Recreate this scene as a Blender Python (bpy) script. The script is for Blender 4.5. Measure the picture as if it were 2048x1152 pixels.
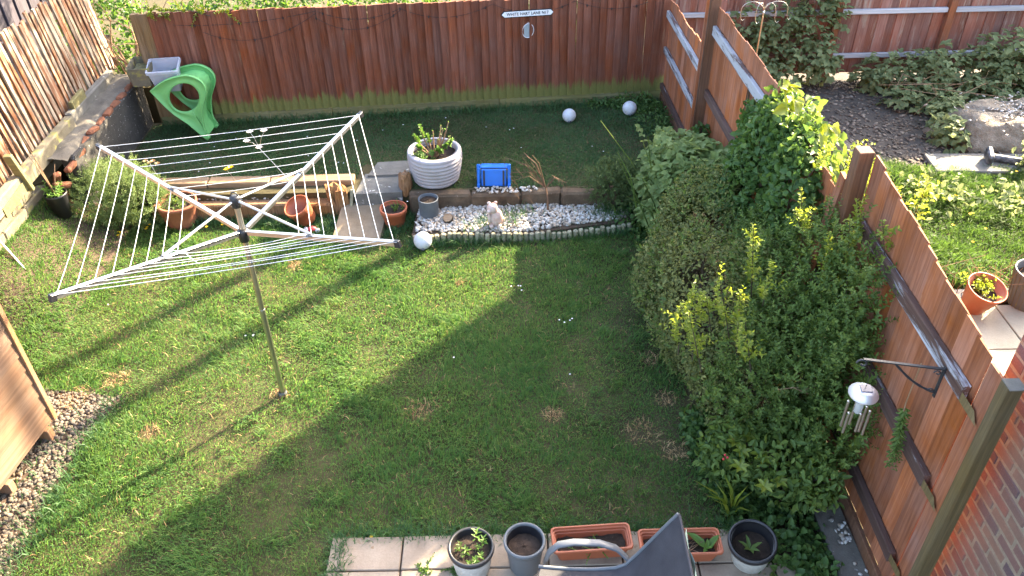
import bpy, math, random
import numpy as np
from mathutils import Vector, Matrix

rng = np.random.default_rng(11)
random.seed(11)
for o in list(bpy.data.objects):
    bpy.data.objects.remove(o)
SC = bpy.context.scene
COL = SC.collection

# ------------------------------------------------------------------ camera, sky, sun, exposure
FPX, PITCH, ROLL, CH = 1660.0, math.radians(37.9), math.radians(1.3), 4.9
_f = np.array([0, math.cos(PITCH), -math.sin(PITCH)])
_r0 = np.array([1.0, 0, 0]); _d0 = -np.cross(_r0, _f)
CR = math.cos(ROLL) * _r0 + math.sin(ROLL) * _d0
CD = math.cos(ROLL) * _d0 - math.sin(ROLL) * _r0
CC = np.array([0, 0, CH])
cam = bpy.data.cameras.new('camera')
cam.sensor_width = 36.0
cam.lens = FPX / 2048 * 36.0
cam.clip_start, cam.clip_end = 0.05, 500
camo = bpy.data.objects.new('camera', cam)
COL.objects.link(camo)
camo.matrix_world = Matrix(((CR[0], -CD[0], -_f[0], 0), (CR[1], -CD[1], -_f[1], 0), (CR[2], -CD[2], -_f[2], CH), (0, 0, 0, 1)))
SC.camera = camo

SUN_EL, SUN_AZ = math.radians(29.0), math.radians(45.0)      # sun stands behind the far right corner
w = bpy.data.worlds.new('World'); SC.world = w; w.use_nodes = True
wn = w.node_tree
sky = wn.nodes.new('ShaderNodeTexSky'); sky.sky_type = 'NISHITA'; sky.sun_disc = False
sky.sun_elevation = SUN_EL; sky.sun_rotation = SUN_AZ
sky.air_density, sky.dust_density, sky.ozone_density = 1.0, 4.0, 0.7
bg = wn.nodes['Background']; bg.inputs['Strength'].default_value = 0.15
wn.links.new(sky.outputs[0], bg.inputs[0])
sun = bpy.data.lights.new('sun', 'SUN'); sun.energy = 4.9; sun.angle = math.radians(0.55); sun.color = (1.0, 0.83, 0.56)
suno = bpy.data.objects.new('sun', sun); COL.objects.link(suno)
sdir = Vector((math.sin(SUN_AZ) * math.cos(SUN_EL), math.cos(SUN_AZ) * math.cos(SUN_EL), math.sin(SUN_EL)))
suno.rotation_euler = sdir.to_track_quat('Z', 'Y').to_euler()
suno.location = (9, 9, 12)
vs = SC.view_settings
vs.view_transform = 'Standard'; vs.look = 'None'; vs.exposure = 3.15; vs.gamma = 1.0; vs.use_curve_mapping = False

# ------------------------------------------------------------------ helpers
def ray(x, y): return (x - 1024) / FPX * CR + (y - 576) / FPX * CD + _f
def at(x, y, z=0.0):
    v = ray(x, y); return CC + v * ((z - CH) / v[2])
def atY(x, y, Y):
    v = ray(x, y); return CC + v * (Y / v[1])
def atX(x, y, X):
    v = ray(x, y); return CC + v * (X / v[0])
def unit(v):
    v = np.asarray(v, float); n = np.linalg.norm(v); return v / n if n > 1e-9 else v
def rotz(a): c, s = math.cos(a), math.sin(a); return np.array([[c, -s, 0], [s, c, 0], [0, 0, 1.0]])
def rotx(a): c, s = math.cos(a), math.sin(a); return np.array([[1.0, 0, 0], [0, c, -s], [0, s, c]])
def roty(a): c, s = math.cos(a), math.sin(a); return np.array([[c, 0, s], [0, 1.0, 0], [-s, 0, c]])

OFF = {}
def tag(o, label=None, cat=None, group=None, kind=None):
    if label: o['label'] = label
    if cat: o['category'] = cat
    if group: o['group'] = group
    if kind: o['kind'] = kind
    return o
def thing(name, loc, label, cat, group=None):
    o = bpy.data.objects.new(name, None); o.empty_display_size = 0.05
    COL.objects.link(o); o.location = loc; OFF[o.name] = np.array(loc, float)
    return tag(o, label, cat, group)
def link(name, me, mat, parent=None, off=None, smooth=False):
    o = bpy.data.objects.new(name, me); COL.objects.link(o)
    if mat is not None:
        me.materials.clear(); me.materials.append(mat)
    if smooth: me.polygons.foreach_set('use_smooth', np.ones(len(me.polygons), bool))
    if parent is not None:
        o.parent = parent
    OFF[o.name] = off
    return o
def npmesh(name, V, F, mat, parent=None, smooth=False, world=True):
    """one mesh object out of arrays: V (n,3) world coordinates, F (m,k)"""
    V = np.asarray(V, float); F = np.asarray(F, np.int32)
    off = OFF[parent.name] if parent is not None else np.zeros(3)
    me = bpy.data.meshes.new(name)
    n, (m, k) = len(V), F.shape
    me.vertices.add(n); me.vertices.foreach_set('co', (V - off).astype(np.float32).ravel())
    me.loops.add(m * k); me.loops.foreach_set('vertex_index', F.ravel())
    me.polygons.add(m); me.polygons.foreach_set('loop_start', np.arange(0, m * k, k, dtype=np.int32))
    me.update(calc_edges=True)
    return link(name, me, mat, parent, off if parent is not None else np.zeros(3), smooth)

class MB:
    def __init__(s): s.v = []; s.f = []
    def add(s, V, F):
        n = len(s.v); s.v.extend([tuple(map(float, p)) for p in V]); s.f.extend([tuple(i + n for i in q) for q in F]); return s
    def box(s, c, d, R=None, bev=0.0):
        x, y, z = d[0] / 2, d[1] / 2, d[2] / 2
        if bev > 0:
            b = min(bev, x * .9, y * .9, z * .9); V = []; 
            for sx in (-1, 1):
                for sy in (-1, 1):
                    for sz in (-1, 1):
                        V += [(sx * x, sy * (y - b), sz * (z - b)), (sx * (x - b), sy * y, sz * (z - b)), (sx * (x - b), sy * (y - b), sz * z)]
            def i(sx, sy, sz, k): return (((sx > 0) * 4 + (sy > 0) * 2 + (sz > 0)) * 3 + k)
            F = []
            for sg in (-1, 1):
                F.append([i(sg, -1, -1, 0), i(sg, 1, -1, 0), i(sg, 1, 1, 0), i(sg, -1, 1, 0)][::sg])
                F.append([i(-1, sg, -1, 1), i(-1, sg, 1, 1), i(1, sg, 1, 1), i(1, sg, -1, 1)][::sg])
                F.append([i(-1, -1, sg, 2), i(1, -1, sg, 2), i(1, 1, sg, 2), i(-1, 1, sg, 2)][::sg])
            for a in (-1, 1):
                for bb in (-1, 1):
                    F.append([i(a, bb, -1, 0), i(a, bb, -1, 1), i(a, bb, 1, 1), i(a, bb, 1, 0)][::a * bb])
                    F.append([i(a, -1, bb, 0), i(a, 1, bb, 0), i(a, 1, bb, 2), i(a, -1, bb, 2)][::a * bb])
                    F.append([i(-1, a, bb, 1), i(-1, a, bb, 2), i(1, a, bb, 2), i(1, a, bb, 1)][::a * bb])
            for a in (-1, 1):
                for bb in (-1, 1):
                    for cc in (-1, 1):
                        F.append([i(a, bb, cc, 0), i(a, bb, cc, 1), i(a, bb, cc, 2)][::a * bb * cc])
        else:
            V = [(sx * x, sy * y, sz * z) for sx in (-1, 1) for sy in (-1, 1) for sz in (-1, 1)]
            F = [(0, 1, 3, 2), (4, 6, 7, 5), (0, 4, 5, 1), (2, 3, 7, 6), (0, 2, 6, 4), (1, 5, 7, 3)]
        V = np.array(V, float)
        if R is not None: V = V @ np.asarray(R).T
        return s.add(V + np.asarray(c, float), F)
    def beam(s, a, b, wd, ht, up=(0, 0, 1), bev=0.0):
        """rectangular bar from a to b; wd across, ht along up"""
        a = np.asarray(a, float); b = np.asarray(b, float); d = unit(b - a)
        u = unit(np.asarray(up, float) - d * np.dot(up, d)); x = np.cross(u, d)
        return s.box((a + b) / 2, (np.linalg.norm(b - a), wd, ht), np.array([d, -x, u]).T, bev)
    def tube(s, P, r, n=8, caps=True):
        P = np.asarray(P, float); m = len(P); r = np.broadcast_to(np.asarray(r, float), (m,))
        if caps:                                             # rings close to the ends keep the caps flat
            e = .015
            P = np.concatenate([P[:1], P[:1] + e * (P[1:2] - P[:1]), P[1:-1], P[-1:] + e * (P[-2:-1] - P[-1:]), P[-1:]]); r = np.concatenate([r[:1], r[:1], r[1:-1], r[-1:], r[-1:]]); m += 2
        T = np.gradient(P, axis=0); T = np.array([unit(t) for t in T])
        u = np.cross(T[0], (0, 0, 1)); u = unit(u) if np.linalg.norm(u) > 1e-3 else np.array([1.0, 0, 0])
        V = []
        for i in range(m):
            u = unit(u - T[i] * np.dot(u, T[i])); v = np.cross(T[i], u)
            for k in range(n):
                a = 2 * math.pi * k / n; V.append(P[i] + r[i] * (math.cos(a) * u + math.sin(a) * v))
        F = [(i * n + k, i * n + (k + 1) % n, (i + 1) * n + (k + 1) % n, (i + 1) * n + k) for i in range(m - 1) for k in range(n)]
        if caps: F += [tuple(range(n - 1, -1, -1)), tuple((m - 1) * n + k for k in range(n))]
        return s.add(V, F)
    def lathe(s, prof, n=28, c=(0, 0, 0), R=None, closed=False, foot=True):
        V = []; F = []; m = len(prof)
        for (r, z) in prof:
            for k in range(n):
                a = 2 * math.pi * k / n; V.append((r * math.cos(a), r * math.sin(a), z))
        for i in range(m - 1):
            for k in range(n):
                F.append((i * n + k, i * n + (k + 1) % n, (i + 1) * n + (k + 1) % n, (i + 1) * n + k))
        if foot and prof[0][0] > 1e-5: F.append(tuple(range(n - 1, -1, -1)))
        if closed and prof[-1][0] > 1e-5: F.append(tuple((m - 1) * n + k for k in range(n)))
        V = np.array(V)
        if R is not None: V = V @ np.asarray(R).T
        return s.add(V + np.asarray(c, float), F)
    def ball(s, c, r, n=20, m=12, R=None):
        r = np.broadcast_to(np.asarray(r, float), (3,))
        V = [(0, 0, -1)]; F = []
        for i in range(1, m):
            t = -math.pi / 2 + math.pi * i / m
            for k in range(n):
                a = 2 * math.pi * k / n; V.append((math.cos(t) * math.cos(a), math.cos(t) * math.sin(a), math.sin(t)))
        V.append((0, 0, 1)); e = len(V) - 1
        for k in range(n):
            F.append((0, 1 + (k + 1) % n, 1 + k)); F.append((e, e - n + k, e - n + (k + 1) % n))
            for i in range(m - 2):
                a = 1 + i * n; F.append((a + k, a + (k + 1) % n, a + n + (k + 1) % n, a + n + k))
        V = np.array(V) * r
        if R is not None: V = V @ np.asarray(R).T
        return s.add(V + np.asarray(c, float), F)
    def loft(s, loops, cap0=True, cap1=False):
        n = len(loops[0]); V = [p for L in loops for p in L]; F = []
        for i in range(len(loops) - 1):
            for k in range(n):
                F.append((i * n + k, i * n + (k + 1) % n, (i + 1) * n + (k + 1) % n, (i + 1) * n + k))
        if cap0: F.append(tuple(range(n - 1, -1, -1)))
        if cap1: F.append(tuple((len(loops) - 1) * n + k for k in range(n)))
        return s.add(V, F)
    def sheet(s, G):
        """grid of points (rows x cols x 3)"""
        G = np.asarray(G, float); a, b = G.shape[:2]
        return s.add(G.reshape(-1, 3), [(i * b + j, i * b + j + 1, (i + 1) * b + j + 1, (i + 1) * b + j) for i in range(a - 1) for j in range(b - 1)])
    def rough(s, amp, freq=3.0):
        V = np.array(s.v); ph = rng.random((3, 3)) * 6
        for k in range(3):
            V[:, k] += amp * np.sin(V @ (rng.normal(size=3) * freq) + ph[k, 0]) * 0.6 + amp * rng.normal(size=len(V)) * 0.4
        s.v = [tuple(p) for p in V]; return s
    def mesh(s, name, off=None):
        me = bpy.data.meshes.new(name)
        V = np.array(s.v) - (off if off is not None else 0)
        me.from_pydata([tuple(p) for p in V], [], s.f); me.update(); return me
    def obj(s, name, mat, parent=None, smooth=False, origin=None):
        """parented: local to the parent's place; otherwise the origin goes to the given base point"""
        off = OFF[parent.name] if parent is not None else (np.array(origin, float) if origin is not None else np.zeros(3))
        o = link(name, s.mesh(name, off), mat, parent, off, smooth)
        if parent is None and origin is not None: o.location = origin
        return o

def place(name, me, loc, R, parent, scale=(1, 1, 1)):
    """a piece that shares mesh data"""
    o = bpy.data.objects.new(name, me); COL.objects.link(o); o.parent = parent
    M = Matrix.Translation(Vector(np.asarray(loc, float) - OFF[parent.name])) @ Matrix([list(r) for r in R]).to_4x4() @ Matrix.Diagonal((*scale, 1))
    o.matrix_local = M; OFF[o.name] = np.asarray(loc, float)
    return o

# ------------------------------------------------------------------ materials
MATS = {}
class NT:
    def __init__(s, name):
        s.m = bpy.data.materials.new(name); s.m.use_nodes = True; s.t = s.m.node_tree
        s.p = s.t.nodes['Principled BSDF']; s.out = s.t.nodes['Material Output']; MATS[name] = s.m
    def n(s, kind, **kw):
        x = s.t.nodes.new('ShaderNode' + kind)
        for k, v in kw.items(): setattr(x, k, v)
        return x
    def l(s, a, b): s.t.links.new(a, b)
    def coord(s, which='Object', scale=(1, 1, 1), perobj=False):
        c = s.n('TexCoord'); mp = s.n('Mapping'); mp.inputs['Scale'].default_value = scale
        if perobj:
            oi = s.n('ObjectInfo'); mul = s.n('VectorMath', operation='SCALE'); mul.inputs[0].default_value = (37, 19, 53); s.l(oi.outputs['Random'], mul.inputs['Scale'])
            add = s.n('VectorMath', operation='ADD'); s.l(c.outputs[which], add.inputs[0]); s.l(mul.outputs[0], add.inputs[1]); s.l(add.outputs[0], mp.inputs[0])
        else: s.l(c.outputs[which], mp.inputs[0])
        return mp.outputs[0]
    def noise(s, vec, scale, detail=5, rough=.6, dist=0):
        x = s.n('TexNoise'); x.inputs['Scale'].default_value = scale; x.inputs['Detail'].default_value = detail; x.inputs['Roughness'].default_value = rough; x.inputs['Distortion'].default_value = dist
        s.l(vec, x.inputs['Vector']); return x.outputs['Fac']
    def ramp(s, fac, stops):
        r = s.n('ValToRGB'); e = r.color_ramp.elements
        while len(e) < len(stops): e.new(0.5)
        for k, (p, c) in enumerate(stops): e[k].position = p; e[k].color = (*c, 1) if len(c) == 3 else c
        s.l(fac, r.inputs[0]); return r.outputs['Color']
    def mix(s, fac, a, b, mode='MIX'):
        x = s.n('MixRGB', blend_type=mode)
        for i, v in enumerate((fac, a, b)):
            if hasattr(v, 'links') or hasattr(v, 'is_linked'): s.l(v, x.inputs[i])
            elif isinstance(v, (int, float)): x.inputs[i].default_value = v
            else: x.inputs[i].default_value = (*v, 1)
        return x.outputs[0]
    def math(s, op, a, b=0.0, c=None, clamp=False):
        x = s.n('Math', operation=op, use_clamp=clamp)
        for i, v in enumerate((a, b, c)):
            if v is None: continue
            if hasattr(v, 'is_linked'): s.l(v, x.inputs[i])
            else: x.inputs[i].default_value = v
        return x.outputs[0]
    def sep(s, vec):
        x = s.n('SeparateXYZ'); s.l(vec, x.inputs[0]); return x.outputs
    def bump(s, h, strength=.4, dist=.01):
        b = s.n('Bump'); b.inputs['Strength'].default_value = strength; b.inputs['Distance'].default_value = dist
        s.l(h, b.inputs['Height']); s.l(b.outputs[0], s.p.inputs['Normal'])
    def done(s, color=None, rough=.7, spec=.4, metal=0.0):
        if color is not None:
            if hasattr(color, 'is_linked'): s.l(color, s.p.inputs['Base Color'])
            else: s.p.inputs['Base Color'].default_value = (*color, 1)
        if hasattr(rough, 'is_linked'): s.l(rough, s.p.inputs['Roughness'])
        else: s.p.inputs['Roughness'].default_value = rough
        s.p.inputs['Specular IOR Level'].default_value = spec; s.p.inputs['Metallic'].default_value = metal
        return s.m

def wood(name, dark, light, axis=2, moss=None, weather=None, wfac=.5, rough=.78, objvar=.5, grain=60, spec=.25):
    """sawn timber: grain runs along the local axis; moss=(height, colour) is algae creeping up from the foot; weather = bleached or flaking coat"""
    t = NT(name); sc = [grain, grain, grain]; sc[axis] = grain * .035
    v = t.coord('Object', tuple(sc), True); g = t.noise(v, 1.0, 6, .65, .6)
    v2 = t.coord('Object', (1, 1, 1), True); b = t.noise(v2, 2.2, 4, .6)
    col = t.ramp(g, [(.28, dark), (.72, light)])
    oi = t.n('ObjectInfo')
    hv = t.n('HueSaturation'); t.l(col, hv.inputs['Color'])
    t.l(t.math('MULTIPLY_ADD', oi.outputs['Random'], objvar, 1 - objvar * .5), hv.inputs['Value'])
    t.l(t.math('MULTIPLY_ADD', b, .7, .65), hv.inputs['Saturation'])
    col = hv.outputs[0]
    if weather is not None:
        wsc = [14, 14, 14]; wsc[axis] = 1.6
        wv = t.coord('Object', tuple(wsc), True); wn_ = t.noise(wv, 1.0, 8, .72, .3)
        col = t.mix(t.ramp(wn_, [(wfac - .05, (0, 0, 0)), (wfac + .06, (1, 1, 1))]), col, weather)
    if moss is not None:
        h, mc = moss
        c0 = t.coord('Object'); z = t.sep(c0)[2]
        mv = t.coord('Object', (16, 16, 2.0), True); mn = t.noise(mv, 1.0, 5, .6)
        k = t.math('SUBTRACT', t.math('MULTIPLY_ADD', mn, h * 1.7, -h * .05), z)
        fac = t.math('MULTIPLY', k, 14.0, clamp=True)
        mcol = t.mix(t.noise(c0, 40, 3), tuple(x * .6 for x in mc), mc)
        col = t.mix(t.math('MULTIPLY', fac, .88), col, mcol)
    t.bump(g, .5, .004)
    return t.done(col, rough, spec)

def stone(name, c1, c2, scale=6, fine=90, bump=.5, spots=None, rough=.88, bdist=.01, spot_scale=28, spot_at=.66):
    t = NT(name); v = t.coord('Object', perobj=True)
    a = t.noise(v, scale, 6, .65); b = t.noise(v, fine, 3, .7)
    col = t.ramp(a, [(.3, c1), (.7, c2)])
    col = t.mix(t.math('MULTIPLY', b, .45), col, tuple(x * .45 for x in c1))
    if spots is not None:
        s = t.noise(v, spot_scale, 4, .6); col = t.mix(t.ramp(s, [(spot_at - .03, (0, 0, 0)), (spot_at + .02, (1, 1, 1))]), col, spots)
    t.bump(t.math('ADD', a, t.math('MULTIPLY', b, .6)), bump, bdist)
    return t.done(col, rough, .25)

def plastic(name, c, rough=.45, spec=.45, dirt=.25, dcol=(.12, .1, .07), dscale=9, sheen=0):
    t = NT(name); v = t.coord('Object', perobj=True); a = t.noise(v, dscale, 6, .7)
    col = t.mix(t.math('MULTIPLY', t.ramp(a, [(.45, (0, 0, 0)), (.75, (1, 1, 1))]), dirt), c, dcol)
    t.bump(t.noise(v, 160, 2), .08, .002)
    return t.done(col, t.math('MULTIPLY_ADD', a, .3, rough - .12), spec)

def leaf(name, c1, c2, c3=None, trans=.4, rough=.5, spec=.35, big=1.5, tip=None):
    """leaves or blades: colour differs from one leaf to the next and drifts over the plant; thin, so light passes through"""
    t = NT(name); g = t.n('NewGeometry'); r = g.outputs['Random Per Island']
    c = t.coord('Object'); n = t.noise(c, big, 4, .6)
    f = t.math('ADD', t.math('MULTIPLY', r, .55), t.math('MULTIPLY', n, .5), clamp=True)
    stops = [(.25, c1), (.7, c2)] + ([(.92, c3)] if c3 is not None else [])
    col = t.ramp(f, stops)
    tr = t.n('BsdfTranslucent'); hs = t.n('HueSaturation'); hs.inputs['Hue'].default_value = .485; hs.inputs['Saturation'].default_value = 1.1; hs.inputs['Value'].default_value = 1.6
    t.l(col, hs.inputs['Color']); t.l(hs.outputs[0], tr.inputs['Color'])
    m = t.done(col, rough, spec)
    mx = t.n('MixShader'); mx.inputs[0].default_value = trans
    t.l(t.p.outputs[0], mx.inputs[1]); t.l(tr.outputs[0], mx.inputs[2]); t.l(mx.outputs[0], t.out.inputs['Surface'])
    return m

def metal(name, c, rough=.3, m=1.0, brush=True):
    t = NT(name); v = t.coord('Object', (1, 1, 1)); a = t.noise(v, 30, 4)
    return t.done(t.mix(t.math('MULTIPLY', a, .3), c, tuple(x * .6 for x in c)), t.math('MULTIPLY_ADD', a, .2, rough - .08), .5, m)

M_BACK = wood('red brown fence stain', (.09, .028, .016), (.215, .078, .044), moss=(.24, (.17, .18, .05)), weather=(.23, .145, .09), wfac=.67, objvar=.5)
M_GRAVELB = wood('green algae gravel board', (.09, .08, .035), (.2, .18, .08), axis=0, objvar=.2, grain=40)
M_ENDPOST = wood('pale brown end board', (.12, .07, .03), (.26, .16, .08), objvar=.2)
M_SLAT = wood('weathered larch slats', (.075, .03, .014), (.24, .1, .046), weather=(.33, .275, .21), wfac=.52, objvar=1.0, grain=70)
M_RFENCE = wood('bright red cedar stain', (.16, .053, .025), (.37, .142, .07), weather=(.4, .21, .125), wfac=.68, objvar=.5, grain=45)
M_RAILW = wood('flaking white and brown rail', (.055, .03, .026), (.12, .07, .06), axis=0, weather=(.34, .34, .36), wfac=.47, objvar=.3, grain=50)
M_RAILD = wood('dark brown rail', (.05, .028, .022), (.115, .068, .055), axis=0, weather=(.45, .46, .48), wfac=.67, objvar=.3, grain=50)
M_RAILB = wood('brown rail with flaking pale coat', (.05, .028, .022), (.12, .07, .055), axis=0, weather=(.4, .41, .44), wfac=.585, objvar=.2, grain=50)
M_POSTG = wood('green brown treated post', (.07, .05, .02), (.17, .115, .05), objvar=.2)
M_RAKE = wood('brown raking post', (.1, .045, .025), (.2, .095, .052), objvar=.2)
M_NFENCE = wood('faded neighbour fence boards', (.16, .062, .042), (.3, .14, .1), weather=(.3, .22, .17), wfac=.58, objvar=.5)
M_NRAIL = wood('bleached neighbour rail', (.28, .27, .27), (.52, .52, .54), axis=0, objvar=.3)
M_NPOST = wood('orange neighbour post', (.14, .05, .025), (.28, .11, .055), objvar=.2)
M_SHED = wood('new pine shed boards', (.2, .11, .06), (.32, .2, .12), axis=1, objvar=.25, grain=35, spec=.3)
M_SHEDT = wood('pine batten', (.17, .085, .045), (.28, .16, .09), axis=2, objvar=.2)
M_SLEEPER = wood('grey brown sleeper', (.13, .08, .045), (.3, .21, .13), axis=0, objvar=.25, grain=45)
M_ROT = wood('rotten log', (.07, .03, .015), (.34, .19, .09), objvar=.3, grain=60, rough=.95)
M_STAKE = wood('grey green edging stake', (.13, .12, .07), (.3, .28, .2), objvar=.5)
M_BARK = wood('bark', (.03, .022, .015), (.1, .07, .045), objvar=.3, rough=.95, grain=25)
M_TWIG = wood('pale dry twig', (.16, .09, .05), (.34, .22, .13), objvar=.3)
M_DEAD = wood('dead stem', (.1, .055, .035), (.2, .12, .075), objvar=.2)
M_DARKSHED = wood('dark purple grey boards', (.03, .026, .034), (.07, .062, .078), objvar=.3)

M_SOIL = stone('dark potting soil', (.02, .013, .009), (.055, .036, .025), 14, 120, .9, spots=(.16, .12, .08), spot_scale=70, spot_at=.7)
M_SOILB = stone('brown compost', (.045, .028, .019), (.1, .066, .046), 18, 160, 1.0)
M_EARTH = stone('lawn earth', (.045, .036, .016), (.085, .07, .03), 3, 60, .8)
M_NEARTH = stone('leaf litter earth', (.05, .042, .037), (.1, .085, .07), 5, 90, 1.0, spots=(.2, .17, .13), spot_scale=60, spot_at=.67)
M_CONC = stone('rough brown concrete', (.075, .05, .032), (.17, .118, .075), 9, 110, 1.0, spots=(.33, .3, .25), spot_at=.7)
M_CONCG = stone('grey concrete', (.085, .075, .062), (.17, .152, .125), 5, 100, .6, spots=(.27, .25, .22), spot_at=.69)
M_BEAM = stone('pale lichen concrete beam', (.12, .105, .07), (.25, .215, .155), 5, 80, .6, spots=(.24, .22, .08), spot_scale=10, spot_at=.6)
M_RENDER = stone('dark render flecked white', (.04, .037, .034), (.085, .078, .07), 4, 90, .9, spots=(.4, .39, .37), spot_scale=30, spot_at=.665)
M_LICHEN = stone('lichen slab', (.11, .105, .095), (.2, .19, .17), 6, 90, .6, spots=(.5, .5, .47), spot_scale=13, spot_at=.68)
M_SLABT = stone('tan sandstone slab', (.17, .125, .08), (.3, .23, .155), 4, 90, .5)
M_PAVE = stone('pinkish beige paving', (.24, .18, .13), (.36, .285, .215), 4, 70, .4, spots=(.2, .13, .08), spot_scale=9, spot_at=.7)
M_NPAVE = stone('buff neighbour paving', (.28, .26, .2), (.4, .375, .3), 3, 80, .4)
M_MORTAR = stone('buff mortar', (.21, .16, .11), (.33, .26, .185), 30, 160, .8)
M_STUMP = stone('pale rooty stump', (.16, .125, .09), (.42, .36, .28), 9, 60, 1.0, bdist=.03)
M_TILE = stone('purple slate', (.07, .065, .075), (.13, .12, .135), 5, 80, .5)

def brickmat(name):
    t = NT(name); oi = t.n('ObjectInfo'); v = t.coord('Object', perobj=True)
    base = t.ramp(oi.outputs['Random'], [(0, (.14, .06, .05)), (.25, (.2, .085, .06)), (.45, (.19, .11, .075)), (.6, (.085, .055, .06)), (.8, (.2, .1, .07)), (1, (.15, .1, .07))])
    a = t.noise(v, 12, 6, .7); b = t.noise(v, 120, 3)
    col = t.mix(t.math('MULTIPLY', t.ramp(a, [(.4, (0, 0, 0)), (.8, (1, 1, 1))]), .45), base, (.07, .045, .045))
    col = t.mix(t.math('MULTIPLY', t.ramp(b, [(.55, (0, 0, 0)), (.8, (1, 1, 1))]), .5), col, (.3, .2, .14))
    t.bump(t.math('ADD', a, b), .5, .004); return t.done(col, .85, .25)
M_BRICK = brickmat('house brick')
M_OLDBRICK = stone('crumbling orange brick', (.13, .05, .028), (.26, .11, .06), 14, 90, .9)

M_TERRA = plastic('terracotta plastic', (.36, .1, .045), .5, .4, .25, (.22, .12, .08))
M_TERRAC = stone('baked terracotta', (.24, .085, .045), (.33, .135, .075), 5, 120, .3, rough=.75)
M_GREYPOT = plastic('grey plastic pot', (.1, .107, .115), .45, .45, .35, (.1, .1, .09))
M_SLATEPOT = stone('slate grey pot', (.085, .098, .112), (.15, .165, .182), 5, 120, .3, rough=.6)
M_BLACKPL = plastic('black plastic', (.014, .014, .017), .4, .5, .2, (.05, .045, .04))
M_POTWHITE = stone('mottled cream pot', (.42, .4, .36), (.62, .6, .56), 22, 90, .4, rough=.6)
M_BIGPOT = plastic('lilac grey planter', (.34, .32, .345), .6, .3, .6, (.21, .185, .16), 6)
M_BLUE = plastic('bright blue plastic', (.004, .12, .5), .5, .4, .4, (.03, .1, .26), 14)
M_GREEN = plastic('bright green plastic', (.17, .46, .15), .5, .4, .4, (.1, .24, .09), 6)
M_WHITEB = plastic('white globe', (.5, .5, .54), .5, .4, .7, (.3, .27, .2), 11)
M_FRAMEG = plastic('grey chair frame', (.11, .115, .125), .4, .5, .1)
M_MINT = plastic('mint cloth', (.5, .66, .58), .8, .2, .1)
M_SIGNW = plastic('white sign enamel', (.7, .71, .74), .4, .4, .15)
M_SIGNK = plastic('black sign paint', (.012, .012, .014), .5, .4, .1)
M_SLING = None
def sling():
    t = NT('grey sling fabric'); v = t.coord('Object', (1, 1, 1))
    x = t.n('TexWave'); x.inputs['Scale'].default_value = 190; t.l(v, x.inputs['Vector'])
    y = t.n('TexWave', bands_direction='Y'); y.inputs['Scale'].default_value = 190; t.l(v, y.inputs['Vector'])
    wv = t.math('ADD', x.outputs['Fac'], y.outputs['Fac']); n = t.noise(v, 7, 4)
    col = t.ramp(n, [(.3, (.03, .028, .033)), (.7, (.047, .044, .05))])
    t.bump(wv, .25, .001); return t.done(col, .7, .3)
M_SLING = sling()
M_ALU = metal('brushed aluminium', (.6, .585, .585), .38)
M_STEEL = metal('galvanised pole', (.5, .48, .42), .32, 1.0)
M_CHIME = metal('satin steel', (.66, .64, .6), .32)
M_CAP = metal('frosted metal cap', (.72, .7, .74), .45, .75)
M_IRON = plastic('black iron', (.02, .022, .026), .45, .5, .25, (.09, .05, .03), 20)
M_LINE = plastic('white washing line', (.55, .55, .55), .5, .4, .1)
M_CABLE = plastic('dark cable', (.018, .018, .018), .6, .3, .2)
def glassy(name, c, rough=.05, alpha_mix=.5):
    t = NT(name); t.done(c, rough, .5); tr = t.n('BsdfTransparent'); tr.inputs[0].default_value = (.96, .97, 1, 1)
    mx = t.n('MixShader'); mx.inputs[0].default_value = alpha_mix; t.l(t.p.outputs[0], mx.inputs[1]); t.l(tr.outputs[0], mx.inputs[2]); t.l(mx.outputs[0], t.out.inputs['Surface']); return t.m
M_CLEAR = glassy('cloudy clear plastic', (.55, .56, .64), .25, .35)
M_GLASSK = glassy('crackled glass', (.6, .6, .58), .1, .45)
def mirror():
    t = NT('painted mirror reflection'); return t.done((.26, .3, .32), .3, .5, 0.0)  # matte grey blue colour painted in place of the pale reflection
M_MIRROR = mirror()
M_SOLAR = plastic('solar cell', (.012, .02, .07), .2, .6, 0.0)
M_ORN = stone('pinkish glazed ornament', (.5, .3, .24), (.72, .62, .56), 12, 90, .4, rough=.5)
M_PIPE = plastic('ribbed grey pipe', (.12, .13, .15), .55, .35, .3)
M_PEWTER = plastic('chipped paint iron', (.03, .034, .042), .5, .4, .5, (.4, .42, .47), 18)
M_RED = plastic('red enamel', (.45, .03, .04), .4, .4, .1)

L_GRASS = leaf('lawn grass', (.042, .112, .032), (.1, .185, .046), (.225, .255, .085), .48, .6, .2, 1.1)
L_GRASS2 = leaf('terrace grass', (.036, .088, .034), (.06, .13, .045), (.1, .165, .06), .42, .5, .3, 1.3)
L_NGRASS = leaf('long neighbour grass', (.036, .075, .017), (.06, .115, .026), (.11, .155, .042), .5, .5, .3, 1.3)
L_DRY = leaf('dry straw', (.24, .15, .07), (.38, .26, .13), (.5, .38, .22), .25, .7, .2, 3)
L_BOX = leaf('box hedge leaves', (.085, .1, .034), (.175, .19, .06), (.34, .32, .11), .33, .55, .2, 4)
L_COT = leaf('cotoneaster leaves', (.07, .115, .03), (.12, .18, .04), (.21, .25, .055), .38, .52, .22, 3)
L_TIP = leaf('yellow green shoot leaves', (.14, .2, .035), (.24, .29, .045), (.36, .36, .1), .5, .45, .35, 5)
L_RASP = leaf('bramble leaves', (.14, .19, .065), (.2, .26, .09), (.31, .36, .13), .42, .6, .2, 4)
L_IVY = leaf('ivy leaves', (.045, .09, .024), (.08, .145, .036), (.15, .21, .055), .34, .5, .25, 4)
L_LAV = leaf('lavender leaves', (.1, .155, .045), (.16, .22, .08), (.26, .3, .14), .35, .6, .25, 5)
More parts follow.
